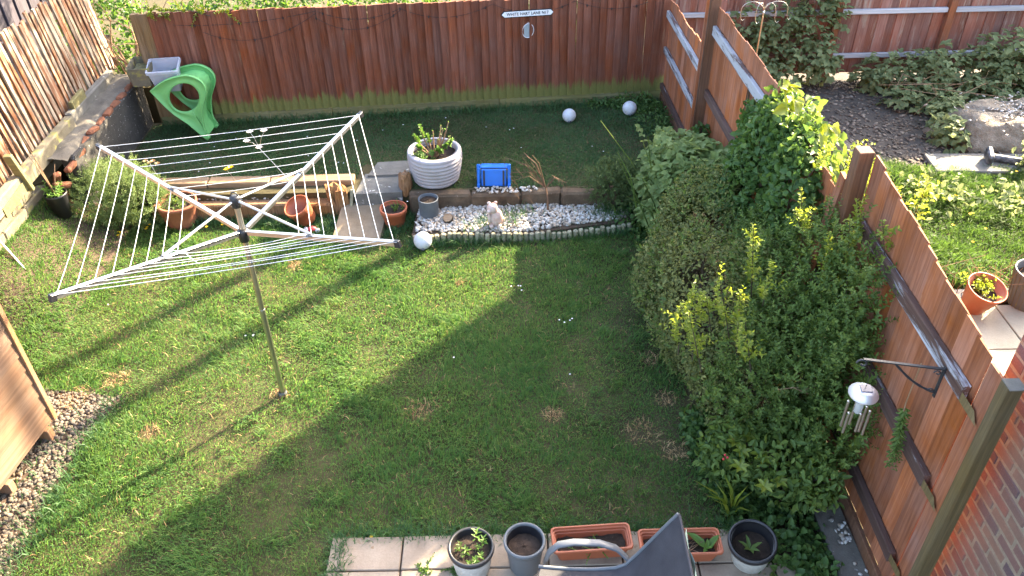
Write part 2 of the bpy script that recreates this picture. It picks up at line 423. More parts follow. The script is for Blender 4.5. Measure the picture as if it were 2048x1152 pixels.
L_NB = leaf('neighbour bramble leaves', (.14, .17, .075), (.2, .24, .11), (.28, .31, .15), .4, .6, .2, 3)
L_YEL = leaf('variegated leaves', (.12, .17, .02), (.2, .24, .03), (.3, .3, .06), .35, .35, .45, 4)
L_BIND = leaf('bindweed leaves', (.075, .125, .03), (.12, .19, .04), (.22, .26, .06), .45, .45, .35, 5)
L_CON = leaf('conifer sprays', (.055, .085, .03), (.09, .13, .04), (.15, .18, .065), .25, .6, .25, 5)
L_PLANT = leaf('seedling leaves', (.08, .16, .03), (.13, .24, .05), (.2, .3, .07), .4, .45, .35, 8)
L_PETAL = leaf('pale petals', (.5, .46, .5), (.62, .6, .64), (.7, .66, .5), .4, .5, .3, 9)
L_DAND = leaf('yellow petals', (.6, .42, .02), (.75, .55, .02), (.85, .65, .05), .3, .5, .3, 9)
L_HEDGEB = leaf('hedge beyond leaves', (.045, .1, .02), (.08, .16, .03), (.15, .22, .05), .42, .45, .35, 3)

# ------------------------------------------------------------------ plant helpers
def frames(D, N):
    D = D / np.linalg.norm(D, axis=1, keepdims=True)
    N = N - D * np.sum(N * D, axis=1, keepdims=True); N = N / (np.linalg.norm(N, axis=1, keepdims=True) + 1e-9)
    return D, N, np.cross(N, D)
def leaves(P, D, N, L, W, fold=.25, curl=.15):
    """(n) oval leaves, two folded quads each"""
    n = len(P); D, N, S = frames(D, N); L = np.broadcast_to(L, (n,))[:, None]; W = np.broadcast_to(W, (n,))[:, None]
    up = N * W * fold; dn = -N * L * curl
    V = np.stack([P, P + D * L * .32 + S * W * .5 + up, P + D * L * .72 + S * W * .36 + up + dn * .4, P + D * L + dn,
                  P + D * L * .72 - S * W * .36 + up + dn * .4, P + D * L * .32 - S * W * .5 + up], 1).reshape(-1, 3)
    b = (np.arange(n) * 6)[:, None]
    F = np.concatenate([b + np.array([[0, 1, 2, 3]]), b + np.array([[0, 3, 4, 5]])], 1).reshape(-1, 4)
    return V, F
def blades(P, D, H, W, bend):
    """(n) grass blades: D leaning direction (horizontal), bend how far the tip goes over"""
    n = len(P); H = H[:, None]; W = W[:, None]; bend = bend[:, None]
    a = rng.random(n) * 6.283; S = np.stack([np.cos(a), np.sin(a), np.zeros(n)], 1)
    Z = np.array([[0, 0, 1.0]]); m = P + Z * H * .55 + D * H * bend * .3; t = P + Z * H * (1 - .35 * bend) + D * H * bend
    V = np.stack([P - S * W * .5, P + S * W * .5, m + S * W * .42, m - S * W * .42, t], 1).reshape(-1, 3)
    b = (np.arange(n) * 5)[:, None]
    F = np.concatenate([b + np.array([[0, 1, 2]]), b + np.array([[0, 2, 3]]), b + np.array([[3, 2, 4]])], 1).reshape(-1, 3)
    return V, F
def merge(parts):
    V = []; F = []; n = 0
    for v, f in parts: V.append(v); F.append(f + n); n += len(v)
    return np.concatenate(V), np.concatenate(F)
def inpoly(x, y, poly):
    c = np.zeros(len(x), bool); j = len(poly) - 1
    for i in range(len(poly)):
        xi, yi = poly[i]; xj, yj = poly[j]
        k = ((yi > y) != (yj > y)) & (x < (xj - xi) * (y - yi) / (yj - yi + 1e-12) + xi); c ^= k; j = i
    return c
def scatter(poly, n, z0, dz):
    poly = np.array(poly); lo, hi = poly.min(0), poly.max(0); x = lo[0] + (hi[0] - lo[0]) * rng.random(n * 3); y = lo[1] + (hi[1] - lo[1]) * rng.random(n * 3); k = inpoly(x, y, poly)
    P = np.stack([x, y, z0 + dz * rng.random(len(x))], 1)[k][:n]; return P
def sphere_dirs(n):
    v = rng.normal(size=(n, 3)); return v / np.linalg.norm(v, axis=1, keepdims=True)
_ph = rng.random((8, 3)) * 6.28; _fr = rng.normal(size=(8, 3))
def vnoise(P, s):
    """cheap smooth noise about -1..1"""
    r = np.zeros(len(P))
    for k in range(8):
        f = _fr[k] / np.linalg.norm(_fr[k]) * s * (1 + .35 * k); r += np.sin(P @ f + _ph[k, 0]) * np.cos(P @ np.roll(f, 1) * .7 + _ph[k, 1]) / (1 + .25 * k)
    return r / 2.6
def blob(blobs, n, lump=.18, ls=5.0, depth=.3, cut=None):
    """points and outward normals in the outer layer of a union of ellipsoids [(centre, radii)]"""
    A = np.array([r[0] * r[1] + r[1] * r[2] + r[0] * r[2] for c, r in blobs]); Ps = []; Ns = []
    for (c, r), k in zip(blobs, (n * A / A.sum()).astype(int)):
        c = np.array(c, float); r = np.array(r, float); d = sphere_dirs(k)
        q = 1 - depth * rng.random(k) ** 1.6 + lump * vnoise(c + d * r, ls)
        P = c + d * r * q[:, None]; N = d / r; N /= np.linalg.norm(N, axis=1, keepdims=True)
        ok = np.ones(k, bool)
        for (c2, r2) in blobs:
            if tuple(c2) == tuple(c): continue
            ok &= np.sum(((P - np.array(c2)) / np.array(r2)) ** 2, 1) > (1 - depth) ** 2
        Ps.append(P[ok]); Ns.append(N[ok])
    P = np.concatenate(Ps); N = np.concatenate(Ns); ok = P[:, 2] > .01
    if cut is not None: ok &= cut(P)
    return P[ok], N[ok]
def clothe(P, N, L, W, up=.5, jit=.8, fold=.25, curl=.2):
    n = len(P); D = N * .6 + rng.normal(size=(n, 3)) * jit + np.array([0, 0, up * .3]); NN = N + np.array([0, 0, up]) + rng.normal(size=(n, 3)) * .45
    s = .7 + .6 * rng.random(n)
    return leaves(P, D, NN, L * s, W * s, fold, curl)
def shoot(a, b, n, L, W, bow=.0, spread=.9):
    """leafy stem from a to b: returns leaf arrays and stem points"""
    a = np.asarray(a, float); b = np.asarray(b, float); t = np.linspace(.12, 1, n) + rng.normal(size=n) * .01
    side = np.array([rng.normal(), rng.normal(), 0]) * bow
    P = a + (b - a) * t[:, None] + side * (np.sin(np.pi * t) * .5)[:, None]
    ax = unit(b - a); ang = np.arange(n) * 2.4 + rng.random() * 6
    u = unit(np.cross(ax, (0.3, .5, .2))); v = np.cross(ax, u)
    rad = np.cos(ang)[:, None] * u + np.sin(ang)[:, None] * v
    D = rad * spread + ax * .7 + rng.normal(size=(n, 3)) * .15
    s = (.65 + .5 * rng.random(n)) * (1.1 - .5 * t)
    return leaves(P, D, ax + rng.normal(size=(n, 3)) * .3 - rad * .2, L * s, W * s, .2, .15), P[::max(1, n // 8)]
def trunk_obj(mb, name, mat, parent): return mb.obj(name, mat, parent, True)

# ------------------------------------------------------------------ the setting: ground sheets
def flat(name, poly, z, mat, thick=None):
    if thick:
        lo = [(x, y, z - thick) for x, y in poly]; hi = [(x, y, z) for x, y in poly]
        o = MB().loft([lo, hi], True, True).obj(name, mat)
    else:
        o = MB().add([(x, y, z) for x, y in poly], [tuple(range(len(poly)))]).obj(name, mat)
    return tag(o, kind='structure')
flat('ground', [(-90, -60), (90, -60), (90, 120), (-90, 120)], -.012, M_EARTH)
flat('terrace', [(-4.42, 7.74), (2.06, 7.7), (2.02, 9.9), (-4.42, 9.48)], .25, M_EARTH, .3)
flat('gravel_path', [(-3.2, 4.98), (-3.3, 4.4), (-3.33, 3.9), (-3.3, 2.6), (-5.5, 2.6), (-5.5, 5.1), (-4.0, 5.15)], .004, M_SOILB)
flat('planting_bed', [(-1.02, 7.1), (.1, 7.08), (1.3, 7.3), (1.4, 7.64), (-1.0, 7.64)], .085, M_SOILB, .12)
flat('sleeper_bed', [(-4.0, 7.74), (-1.75, 7.74), (-1.75, 7.86), (-4.0, 7.86)], .16, M_SOILB, .2)
flat('neighbour_ground', [(2.36, 8.1), (12, 8.1), (12, 16), (2.12, 16), (2.12, 8.1)], .006, M_NEARTH)
flat('raised_ground_left', [(-16, 2.5), (-6.2, 2.5), (-5.5, 6.5), (-4.75, 7.5), (-4.62, 9.9), (-16, 16)], .62, M_EARTH, .7)
flat('ground_behind_fence', [(-16, 9.98), (2.1, 9.98), (2.1, 22), (-16, 22)], .5, M_EARTH, .55)

def bank(x, y):
    return .5 * np.clip((-4.1 - x) / .6, 0, 1) * np.clip((y - 5.3) / .8, 0, 1)
gx, gy = np.meshgrid(np.linspace(-5.4, -4.05, 14), np.linspace(5.2, 7.62, 14))
tag(MB().sheet(np.stack([gx, gy, bank(gx, gy) - .006], 2)).obj('soil_bank', M_SOILB, None, True), kind='structure')
# patio slabs
pat = flat('patio', [(-1.16, 1.2), (2.1, 1.2), (2.1, 3.49), (-1.2, 3.49)], .012, M_SOILB)
OFF[pat.name] = np.zeros(3)
ps = []
for k in range(4):
    me = MB().box((0, 0, 0), (.485, .485, .03), bev=.006).rough(.0015, 8).mesh('paving_slab'); me.materials.append(M_PAVE); ps.append(me)
pt = MB().box((0, 0, 0), (.485, .262, .03), bev=.006).rough(.0015, 8).mesh('paving_slab'); pt.materials.append(M_PAVE)
for i in range(7):
    x = -1.037 + .497 * i
    if x < 1.8:
        place('paving_slab', pt, (x, 3.355, .018 + .004 * random.random()), rotz(random.gauss(0, .006)), pat)
    for j in range(4):
        place('paving_slab', ps[(i + j) % 4], (x, 2.972 - .497 * j, .018 + .004 * random.random()), rotz(random.choice((0, math.pi / 2)) + random.gauss(0, .005)), pat)

# neighbour's paving
npv = flat('neighbour_patio', [(2.62, 4.6), (8, 4.6), (8, 5.86), (2.62, 5.86)], .01, M_NPAVE)
OFF[npv.name] = np.zeros(3)
nm = MB().box((0, 0, 0), (.89, .59, .03), bev=.006).mesh('neighbour_slab'); nm.materials.append(M_NPAVE)
for i in range(4):
    for j in range(2): place('neighbour_slab', nm, (3.06 + .9 * i, 5.54 - .6 * j, .02), rotz(0), npv)
tm = MB().box((0, 0, 0), (.28, .18, .03), bev=.004).mesh('edging_tile'); tm.materials.append(M_TILE)
tm2 = tm.copy(); tm2.materials.clear(); tm2.materials.append(M_CONCG)
for i in range(9): place('edging_tile', (tm2, tm)[i % 3 == 2], (3.6 + .285 * i, 5.98, .025), rotz(random.gauss(0, .08)), npv)

# ------------------------------------------------------------------ grass
def px_patch(l): return [(at(x, y)[0], at(x, y)[1], r) for x, y, r in l]
BARE = px_patch([(836, 826, .105), (1104, 832, .07), (1285, 868, .13), (1350, 905, .1), (300, 868, .08), (562, 790, .07), (232, 762, .1), (590, 532, .08), (920, 566, .05), (1330, 800, .08), (1300, 720, .08), (150, 800, .12), (700, 1092, .07)])
def bare(P):
    b = np.zeros(len(P))
    for x, y, r in BARE: b = np.maximum(b, np.exp(-(((P[:, 0] - x) ** 2 + (P[:, 1] - y) ** 2) / r ** 2)))
    return np.clip(b * (1 + .9 * vnoise(P, 22)) , 0, 1)
def lawn(name, label, poly, holes, z, n, mat, h0, h1, wid, drymat=None, lean=(-.25, -.2), tuft=.5, dens=None):
    poly = np.array(poly); lo, hi = poly.min(0), poly.max(0)
    x = lo[0] + (hi[0] - lo[0]) * rng.random(n * 2); y = lo[1] + (hi[1] - lo[1]) * rng.random(n * 2)
    ok = inpoly(x, y, poly)
    for h in holes: ok &= ~inpoly(x, y, h)
    P = np.stack([x, y, np.full(len(x), z) + bank(x, y) * (z == 0)], 1)[ok]
    b = bare(P); k = rng.random(len(P)) > b * .93
    if dens is not None: k &= rng.random(len(P)) < dens(P)
    P = P[k]; b = b[k]
    t = .5 + .5 * vnoise(P, 2.6) + .35 * vnoise(P, 9.0); t = np.clip(t, 0, 1.4)
    m = len(P)
    H = (h0 + (h1 - h0) * t ** 1.4 * rng.random(m) ** .6) * (1 - .6 * b)
    an = vnoise(P + 5, 3.0) * 3.5 + rng.normal(size=m) * 1.1
    D = np.stack([np.cos(an), np.sin(an), np.zeros(m)], 1) + np.array([[lean[0], lean[1], 0]])
    V, F = blades(P, D, H, wid * (.7 + .7 * rng.random(m)), .35 + .7 * rng.random(m))
    return tag(npmesh(name, V, F, mat), label, 'grass', kind='stuff')
GRAVEL = [(-3.22, 4.93), (-3.34, 4.4), (-3.38, 3.9), (-3.36, 3.3), (-3.5, 2.3), (-5.6, 2.3), (-5.6, 5.1), (-3.95, 5.03)]
GRAVEL = [(x - .04 if x > -3.6 else x, y) for x, y in GRAVEL]
SLABS = [(-1.88, 7.16), (-1.32, 7.2), (-1.33, 7.9), (-1.8, 7.9)]
LOWER = [(-5.25, 2.6), (-1.22, 2.6), (-1.2, 3.47), (-.8, 3.5), (-.3, 3.49), (.3, 3.5), (1.0, 3.47), (1.5, 3.44), (1.95, 3.6), (2.15, 4.2), (2.15, 6.8), (1.9, 7.45), (1.25, 7.27), (.1, 7.07), (-1.02, 7.1), (-1.02, 7.6), (-4.1, 7.6), (-4.45, 7.5), (-4.9, 7.3), (-5.3, 7.1)]
lawn('lawn_grass', 'lower lawn of short rough grass around the washing line', LOWER, [GRAVEL, SLABS, [(1.35, 3.9), (2.2, 3.8), (2.2, 6.9), (1.5, 6.9)]], 0, 200000, L_GRASS, .014, .085, .0056,
     dens=lambda P: np.clip(.95 + .35 * vnoise(P, 1.8), .35, 1))
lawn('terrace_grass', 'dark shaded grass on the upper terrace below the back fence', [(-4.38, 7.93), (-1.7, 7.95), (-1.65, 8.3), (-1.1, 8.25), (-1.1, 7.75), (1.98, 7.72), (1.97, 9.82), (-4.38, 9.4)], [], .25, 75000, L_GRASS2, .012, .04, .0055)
lawn('long_grass', 'long bright sunlit grass in the neighbouring garden', [(2.42, 5.95), (3.5, 6.12), (9, 6.12), (9, 7.9), (5.2, 8.35), (3.5, 8.5), (2.42, 8.3)], [], .006, 42000, L_NGRASS, .05, .26, .008, tuft=1)
# dead straw and thin dry blades where the lawn is bare
xs = []
for x, y, r in BARE:
    k = int(900 * r); a = rng.random(k) * 6.28; q = r * 1.1 * np.sqrt(rng.random(k)); xs.append(np.stack([x + q * np.cos(a), y + q * np.sin(a), np.full(k, .004)], 1))
x = -5 + 6.5 * rng.random(2600); y = 3.3 + 3.9 * rng.random(2600); k = inpoly(x, y, LOWER) & ~inpoly(x, y, GRAVEL) & ~inpoly(x, y, SLABS)
xs.append(np.stack([x, y, np.full(len(x), .012)], 1)[k])
P = np.concatenate(xs); m = len(P); a = rng.random(m) * 6.28
V, F = blades(P, np.stack([np.cos(a), np.sin(a), np.zeros(m)], 1), .02 + .035 * rng.random(m), np.full(m, .005), .7 + .8 * rng.random(m))
tag(npmesh('dry_grass', V, F, L_DRY), 'dry straw coloured grass in the worn patches of the lawn', 'dry grass', kind='stuff')
# fringe of longer grass along walls, slab edges and pots
fr = []
def fringe(a, b, n, z=0.0, wd=.05):
    t = rng.random(n)[:, None]; P = np.array([[*a, z]]) * (1 - t) + np.array([[*b, z]]) * t; P[:, :2] += rng.normal(size=(n, 2)) * wd; fr.append(P)
fringe((-1.02, 7.04), (1.25, 7.2), 2400, 0, .035); fringe((-1.25, 7.2), (-1.1, 7.6), 700); fringe((-4.3, 7.6), (-1.9, 7.52), 1600); fringe((-4.2, 9.36), (1.95, 9.78), 2600, .25, .06)
fringe((-1.2, 3.5), (1.6, 3.5), 1300, 0, .035); fringe((-1.22, 3.5), (-1.2, 2.8), 500, 0, .04); fringe((-1.95, 7.15), (-1.95, 7.5), 300); fringe((-3.3, 4.9), (-3.42, 3.2), 700, 0, .05); fringe((-3.6, 4.8), (-3.6, 3.2), 160, 0, .12)
fringe((-.4, 7.2), (.2, 7.45), 260, .1, .08); fringe((-2.5, 7.5), (-1.95, 7.5), 700, 0, .06); fringe((.9, 7.4), (1.3, 7.5), 400, .1, .08)
tq = scatter(LOWER, 420, 0, 0); tq = tq[~inpoly(tq[:, 0], tq[:, 1], GRAVEL) & ~inpoly(tq[:, 0], tq[:, 1], SLABS) & (tq[:, 0] < 1.2) & (tq[:, 1] < 7.0)]
tq = np.repeat(tq, 26, 0); tq[:, :2] += rng.normal(size=(len(tq), 2)) * .035; tq[:, 2] = bank(tq[:, 0], tq[:, 1]); m = len(tq); an = vnoise(tq, 2.0) * 4 + rng.normal(size=m) * .8
V, F = blades(tq, np.stack([np.cos(an), np.sin(an), np.zeros(m)], 1), .045 + .055 * rng.random(m), .005 + .0035 * rng.random(m), .5 + .7 * rng.random(m))
tag(npmesh('coarse_grass', V, F, L_GRASS), 'coarser longer grass clumps scattered through the lower lawn', 'grass', kind='stuff')
P = np.concatenate(fr); m = len(P); a = rng.random(m) * 6.28
V, F = blades(P, np.stack([np.cos(a), np.sin(a), np.zeros(m)], 1), .05 + .09 * rng.random(m), .005 + .003 * rng.random(m), .4 + .7 * rng.random(m))
tag(npmesh('tufted_grass', V, F, L_GRASS2), 'taller grass tufts along the walls, edging and slabs', 'grass', kind='stuff')

# ------------------------------------------------------------------ stones
def pebbles(name, label, P, r, mat, cat, flatz=.7, parent=None):
    t = (1 + 5 ** .5) / 2
    ico = np.array([(-1, t, 0), (1, t, 0), (-1, -t, 0), (1, -t, 0), (0, -1, t), (0, 1, t), (0, -1, -t), (0, 1, -t), (t, 0, -1), (t, 0, 1), (-t, 0, -1), (-t, 0, 1)]) / 1.9
    fc = np.array([(0, 11, 5), (0, 5, 1), (0, 1, 7), (0, 7, 10), (0, 10, 11), (1, 5, 9), (5, 11, 4), (11, 10, 2), (10, 7, 6), (7, 1, 8), (3, 9, 4), (3, 4, 2), (3, 2, 6), (3, 6, 8), (3, 8, 9), (4, 9, 5), (2, 4, 11), (6, 2, 10), (8, 6, 7), (9, 8, 1)])
    n = len(P); s = r * (.6 + .8 * rng.random((n, 1, 1))) * np.stack([1 + .35 * rng.random(n), .75 + .3 * rng.random(n), np.full(n, flatz)], 1)[:, None, :]
    V = (ico[None] + rng.normal(size=(n, 12, 3)) * .12) * s
    a = rng.random(n) * 6.28; c, q = np.cos(a)[:, None], np.sin(a)[:, None]
    x, y = V[:, :, 0] * c - V[:, :, 1] * q, V[:, :, 0] * q + V[:, :, 1] * c
    tl = rng.normal(size=(n, 1)) * .4; z = V[:, :, 2] + x * tl
    V = np.stack([x, y, z], 2) + P[:, None, :]
    F = (fc[None] + (np.arange(n) * 12)[:, None, None]).reshape(-1, 3)
    o = npmesh(name, V.reshape(-1, 3), F, mat, parent, True)
    return tag(o, label, cat, kind='stuff') if parent is None else tag(o, kind='stuff')
def pebmat(name, stops, rough=.6):
    t = NT(name); g = t.n('NewGeometry'); col = t.ramp(g.outputs['Random Per Island'], stops); v = t.coord('Object'); n = t.noise(v, 90, 4)
    col = t.mix(t.math('MULTIPLY', n, .35), col, (.12, .1, .08)); t.bump(n, .3, .003); return t.done(col, rough, .35)
M_PEBW = pebmat('white pebbles', [(0, (.42, .4, .37)), (.35, (.52, .5, .47)), (.62, (.4, .35, .29)), (.82, (.33, .26, .19)), (.95, (.2, .17, .14)), (1, (.13, .11, .1))])
M_PEBG = pebmat('grey slate chips', [(0, (.05, .043, .036)), (.35, (.085, .07, .055)), (.65, (.125, .1, .074)), (.85, (.1, .066, .038)), (1, (.18, .145, .1))], .75)
pebbles('white_pebbles', 'white pebbles filling the bed in front of the low concrete wall', scatter([(-.98, 7.15), (.1, 7.13), (1.22, 7.33), (1.35, 7.62), (-.98, 7.62)], 2500, .088, .022), .018, M_PEBW, 'pebbles')
pebbles('sleeper_pebbles', 'pale pebbles lying between the two timber sleepers', scatter([(-3.98, 7.74), (-1.77, 7.74), (-1.77, 7.87), (-3.98, 7.87)], 800, .17, .03), .018, M_PEBW, 'pebbles')
pebbles('slate_gravel', 'grey slate gravel strip beside the wooden shed', scatter([(-3.28, 4.93), (-3.42, 4.4), (-3.46, 3.9), (-3.44, 3.2), (-3.6, 2.6), (-5.4, 2.6), (-5.4, 5.0), (-3.95, 5.06)], 11000, .0, .012), .0165, M_PEBG, 'gravel', .5)
pebbles('kerb_pebbles', 'few white pebbles on the concrete strip under the right fence', np.concatenate([scatter([(2.15, 3.3), (2.25, 3.3), (2.25, 3.5), (2.15, 3.5)], 22, .1, .01), scatter([(2.17, 2.9), (2.27, 2.9), (2.27, 3.15), (2.17, 3.15)], 14, .1, .01)]), .016, M_PEBW, 'pebbles')
pebbles('neighbour_litter', 'twig and leaf litter covering the bare earth next door', scatter([(2.3, 8.3), (6.0, 8.3), (7.5, 10.8), (2.3, 10.8)], 3500, .008, .01), .022, pebmat('brown litter', [(0, (.05, .04, .032)), (.6, (.12, .095, .07)), (1, (.24, .2, .16))], .9), 'litter', .3)

# ------------------------------------------------------------------ back fence
FA, FB = np.array([-4.27, 9.43]), np.array([1.97, 9.87])
fdir = unit(FB - FA); fnorm = np.array([-fdir[1], fdir[0]]) * -1          # towards the camera
fang = math.atan2(fdir[1], fdir[0]); FLEN = np.linalg.norm(FB - FA)
bfence = thing('back_fence', (FA[0], FA[1], .25), 'long reddish brown feather edge board fence across the back of the garden', 'fence')
def feather(wd, h, t0, t1, ragged=0.0):
    V = [(0, 0, 0), (wd, 0, 0), (wd, -t1, 0), (0, -t0, 0), (0, 0, h), (wd, 0, h + ragged), (wd, -t1, h + ragged), (0, -t0, h)]
    return MB().add(V, [(0, 1, 2, 3), (7, 6, 5, 4), (4, 5, 1, 0), (5, 6, 2, 1), (6, 7, 3, 2), (7, 4, 0, 3)])
bm = [feather(.108, 1.27, .028, .005, g).mesh('fence_board') for g in (0, .006, -.008, .003)]
for m_ in bm: m_.materials.append(M_BACK)
bend_ = feather(.108, 1.27, .028, .005).mesh('fence_board'); bend_.materials.append(M_ENDPOST)
nb = 66; R0 = rotz(fang)
for i in range(nb):
    p = FA + fdir * (FLEN * i / nb)
    h = 1.0 - .035 * i / nb
    place('fence_board', bend_ if i < 2 else bm[random.randrange(4)], (*(p - fnorm * (-.012)), .373 - .004 * random.random()), R0 @ rotx(random.gauss(0, .004)) @ roty(random.gauss(0, .005)), bfence, (1 + .07 * random.gauss(0, 1), 1 + .2 * random.random(), h + random.gauss(0, .003)))
for i in range(3):
    a = FA + fdir * (FLEN * i / 3 + .003); b = FA + fdir * (FLEN * (i + 1) / 3 - .003); c = (a + b) / 2
    g = MB().box((0, 0, 0), (np.linalg.norm(b - a), .03, .13), bev=.004).mesh('gravel_board'); g.materials.append(M_GRAVELB)
    place('gravel_board', g, (*(c + fnorm * .016), .305), R0, bfence)
for i in range(4):
    a = FA + fdir * (FLEN * i / 3); q = MB().box((0, 0, .7), (.09, .09, 1.4), bev=.004).mesh('fence_post'); q.materials.append(M_POSTG)
    place('fence_post', q, (*(a - fnorm * .1), .2), R0, bfence)
for z in (.55, 1.35):
    g = MB().box((0, 0, 0), (FLEN, .04, .075)).mesh('fence_rail'); g.materials.append(M_POSTG); place('fence_rail', g, (*((FA + FB) / 2 - fnorm * .034), z), R0, bfence)
def onfence(px_, py_, d=.03):
    """point on the face of the back fence"""
    v = ray(px_, py_); n = np.array([fnorm[0], fnorm[1], 0]); p0 = np.array([*FA, 0]) + n * d
    return CC + v * (np.dot(p0 - CC, n) / np.dot(v, n))

# string of lights sagging along the fence
sl = thing('string_lights', tuple(onfence(640, 25)), 'dark cable string of tiny lights sagging along the back fence', 'string lights')
pins = [(345, 50), (632, 22), (800, 17), (985, 8), (1150, 2), (1310, -1)]; sag = [(24, 0), (22, 0), (22, 0), (20, 0), (18, 0)]
lp = []
for (a, b), s_ in zip(zip(pins[:-1], pins[1:]), (18, 34, 40, 36, 30)):
    for t in np.linspace(0, 1, 14)[:-1]: lp.append(onfence(a[0] + (b[0] - a[0]) * t, a[1] + (b[1] - a[1]) * t + 4 * s_ * t * (1 - t) * .55, .04))
MB().tube(lp, .0024, 5).obj('cable', M_CABLE, sl)
lp2 = []
for (a, b), s_ in zip(zip(pins[:2], pins[1:3]), (66, 60)):
    for t in np.linspace(0, 1, 14): lp2.append(onfence(a[0] + 60 * (1 - t) * (a[0] < 400) + (b[0] - a[0]) * t, a[1] + 14 + (b[1] - a[1] - 10) * t + 4 * s_ * t * (1 - t) * .5, .045))
MB().tube(lp2, .0022, 5).obj('cable', M_CABLE, sl)
bulb = MB().lathe([(.0, -.022), (.006, -.018), (.008, -.006), (.004, .004), (.004, .012)], 6).mesh('bulb'); bulb.materials.append(M_CABLE)
for p in lp[2::4] + lp2[2::4]: place('bulb', bulb, p, np.eye(3), sl)

# street name sign and mirror
sg0 = onfence(1055, 26, .03); FX = np.array([fdir[0], fdir[1], 0]); FN = np.array([fnorm[0], fnorm[1], 0]); UZ = np.array([0, 0, 1.0])
FR = np.array([FX, -FN, UZ]).T
sign = thing('street_sign', tuple(sg0), 'white pointed street name sign with black lettering on the back fence', 'sign')
Rt = FR @ roty(math.radians(-.9))
def hexa(hw, hh, cut, d, y):
    pts = [(-hw, 0), (-hw + cut * .8, -hh), (hw - cut * .8, -hh), (hw, 0), (hw - cut * .8, hh), (-hw + cut * .8, hh)]
    m = MB(); m.loft([[Rt @ np.array([a, y, b]) + sg0 for a, b in pts], [Rt @ np.array([a, y - d, b]) + sg0 for a, b in pts]], True, True); return m
sbd = hexa(.318, .041, .05, .012, 0).obj('sign_border', M_SIGNK, sign)
spl = hexa(.305, .031, .04, .004, -.0125).obj('sign_plate', M_SIGNW, sign)
fc = bpy.data.curves.new('sign_lettering', 'FONT'); fc.body = 'WHITE HART LANE N17'; fc.size = .05; fc.align_x = 'CENTER'; fc.align_y = 'CENTER'; fc.extrude = .0008; fc.offset = .0006
fo = bpy.data.objects.new('sign_lettering', fc); COL.objects.link(fo)
bpy.context.view_layer.update()
tm_ = bpy.data.meshes.new_from_object(fo.evaluated_get(bpy.context.evaluated_depsgraph_get())); bpy.data.objects.remove(fo)
tm_.materials.clear(); tm_.materials.append(M_SIGNK)
to = place('sign_lettering', tm_, sg0 - Rt @ np.array([0, .0182, 0]), Rt @ rotx(math.pi / 2), spl, (.92, 1, 1))

mr0 = onfence(1056, 61, .025)
mir = thing('hanging_mirror', tuple(mr0), 'small oval mirror hanging on a wire below the street sign', 'mirror')
RM = FR @ roty(math.radians(12))
mm = MB(); ring = []
prof = []
for k in range(28):
    a = 6.2832 * k / 28; prof.append((math.cos(a) * .066, math.sin(a) * .083))
mm.loft([[RM @ np.array([x, 0, z]) + mr0 for x, z in prof], [RM @ np.array([x, -.006, z]) + mr0 for x, z in prof]], True, True).obj('mirror_glass', M_MIRROR, mir)
mm = MB().tube([RM @ np.array([x * 1.03, -.006, z * 1.03]) + mr0 for x, z in prof + prof[:1]], .005, 6, False); mm.obj('mirror_frame', M_CAP, mir, True)
MB().tube([RM @ np.array([-.03, -.005, .08]) + mr0, mr0 + UZ * .105 + FN * .006, RM @ np.array([.04, -.005, .075]) + mr0], .0025, 5).obj('wire', M_CAP, mir)

# hedge growing behind the back fence
hb = thing('hedge_behind_fence', (-1.5, 10.35, .5), 'leafy green hedge showing over the top of the back fence', 'hedge')
P, N = blob([((-5.1, 10.35, 1.1), (.7, .3, .6)), ((-4.75, 10.25, .9), (.35, .25, .7)), ((-3.4, 10.3, 1.15), (.9, .42, .5)), ((-2.2, 10.35, 1.15), (1.0, .42, .52)), ((-.9, 10.4, 1.12), (1.0, .42, .5)), ((.3, 10.45, 1.05), (.9, .4, .48))], 11000, .2, 6, .35)
npmesh('foliage', *clothe(P, N, .055, .034), L_HEDGEB, hb)
for x in (-3.4, -2.2, -.9, .2): MB().tube([(x, 10.36, .5), (x + .03, 10.38, .8), (x, 10.35, 1.3)], [.03, .025, .008], 6).obj('stem', M_BARK, hb)
vt = thing('vine_over_fence', tuple(onfence(330, 24)), 'yellowish leafy vine hanging over the left end of the back fence', 'vine')
parts = []
for k in range(26):
    a = onfence(290 + 210 * random.random() ** 1.3, 18 + random.random() * 8, .03 + .06 * random.random()); b = a + np.array([random.gauss(0, .1), random.gauss(0, .03), random.gauss(-.03, .09)]) - FX * .0
    parts.append(shoot(a, b, 16, .04, .026)[0])
npmesh('foliage', *merge(parts), L_YEL, vt)
MB().tube([onfence(285, 14, -.05), onfence(330, 22, .03), onfence(375, 20, .05), onfence(420, 32, .05)], .006, 5).obj('stem', M_BARK, vt)

# ------------------------------------------------------------------ left boundary: wall, beams, slat fence
wl = thing('retaining_wall', (-4.42, 8.5, .25), 'dark rendered retaining wall with crumbling brick top beside the slide', 'wall')
MB().box((-4.5, 8.52, .42), (.16, 1.95, .84), bev=.01).rough(.012, 3).obj('rendered_face', M_RENDER, wl)
ob = [MB().box((0, 0, 0), (.07, .2, .055), bev=.014).rough(.009, 25).mesh('brick') for _ in range(4)]
for m_ in ob: m_.materials.append(M_OLDBRICK)
for i in range(10):
    y = 9.4 - .214 * i
    place('brick', ob[i % 4], (-4.44 - .02 * random.random(), y, .845 - .01 * random.random() - .02 * max(0, i - 6)), rotz(random.gauss(0, .08)) @ rotx(random.gauss(0, .06)) @ roty(random.gauss(.1, .12)), wl, (1, .8 + .25 * random.random(), 1))
for i in range(7): place('brick', ob[i % 4], (-4.47 - .1 * random.random(), 7.44 - .1 * random.random() - .025 * i, .72 - .07 * i), rotz(random.gauss(.4, .5)) @ rotx(random.gauss(0, .5)), wl)
gy_, gx_ = np.meshgrid(np.linspace(7.45, 9.5, 40), np.linspace(-4.72, -4.45, 8), indexing='ij')
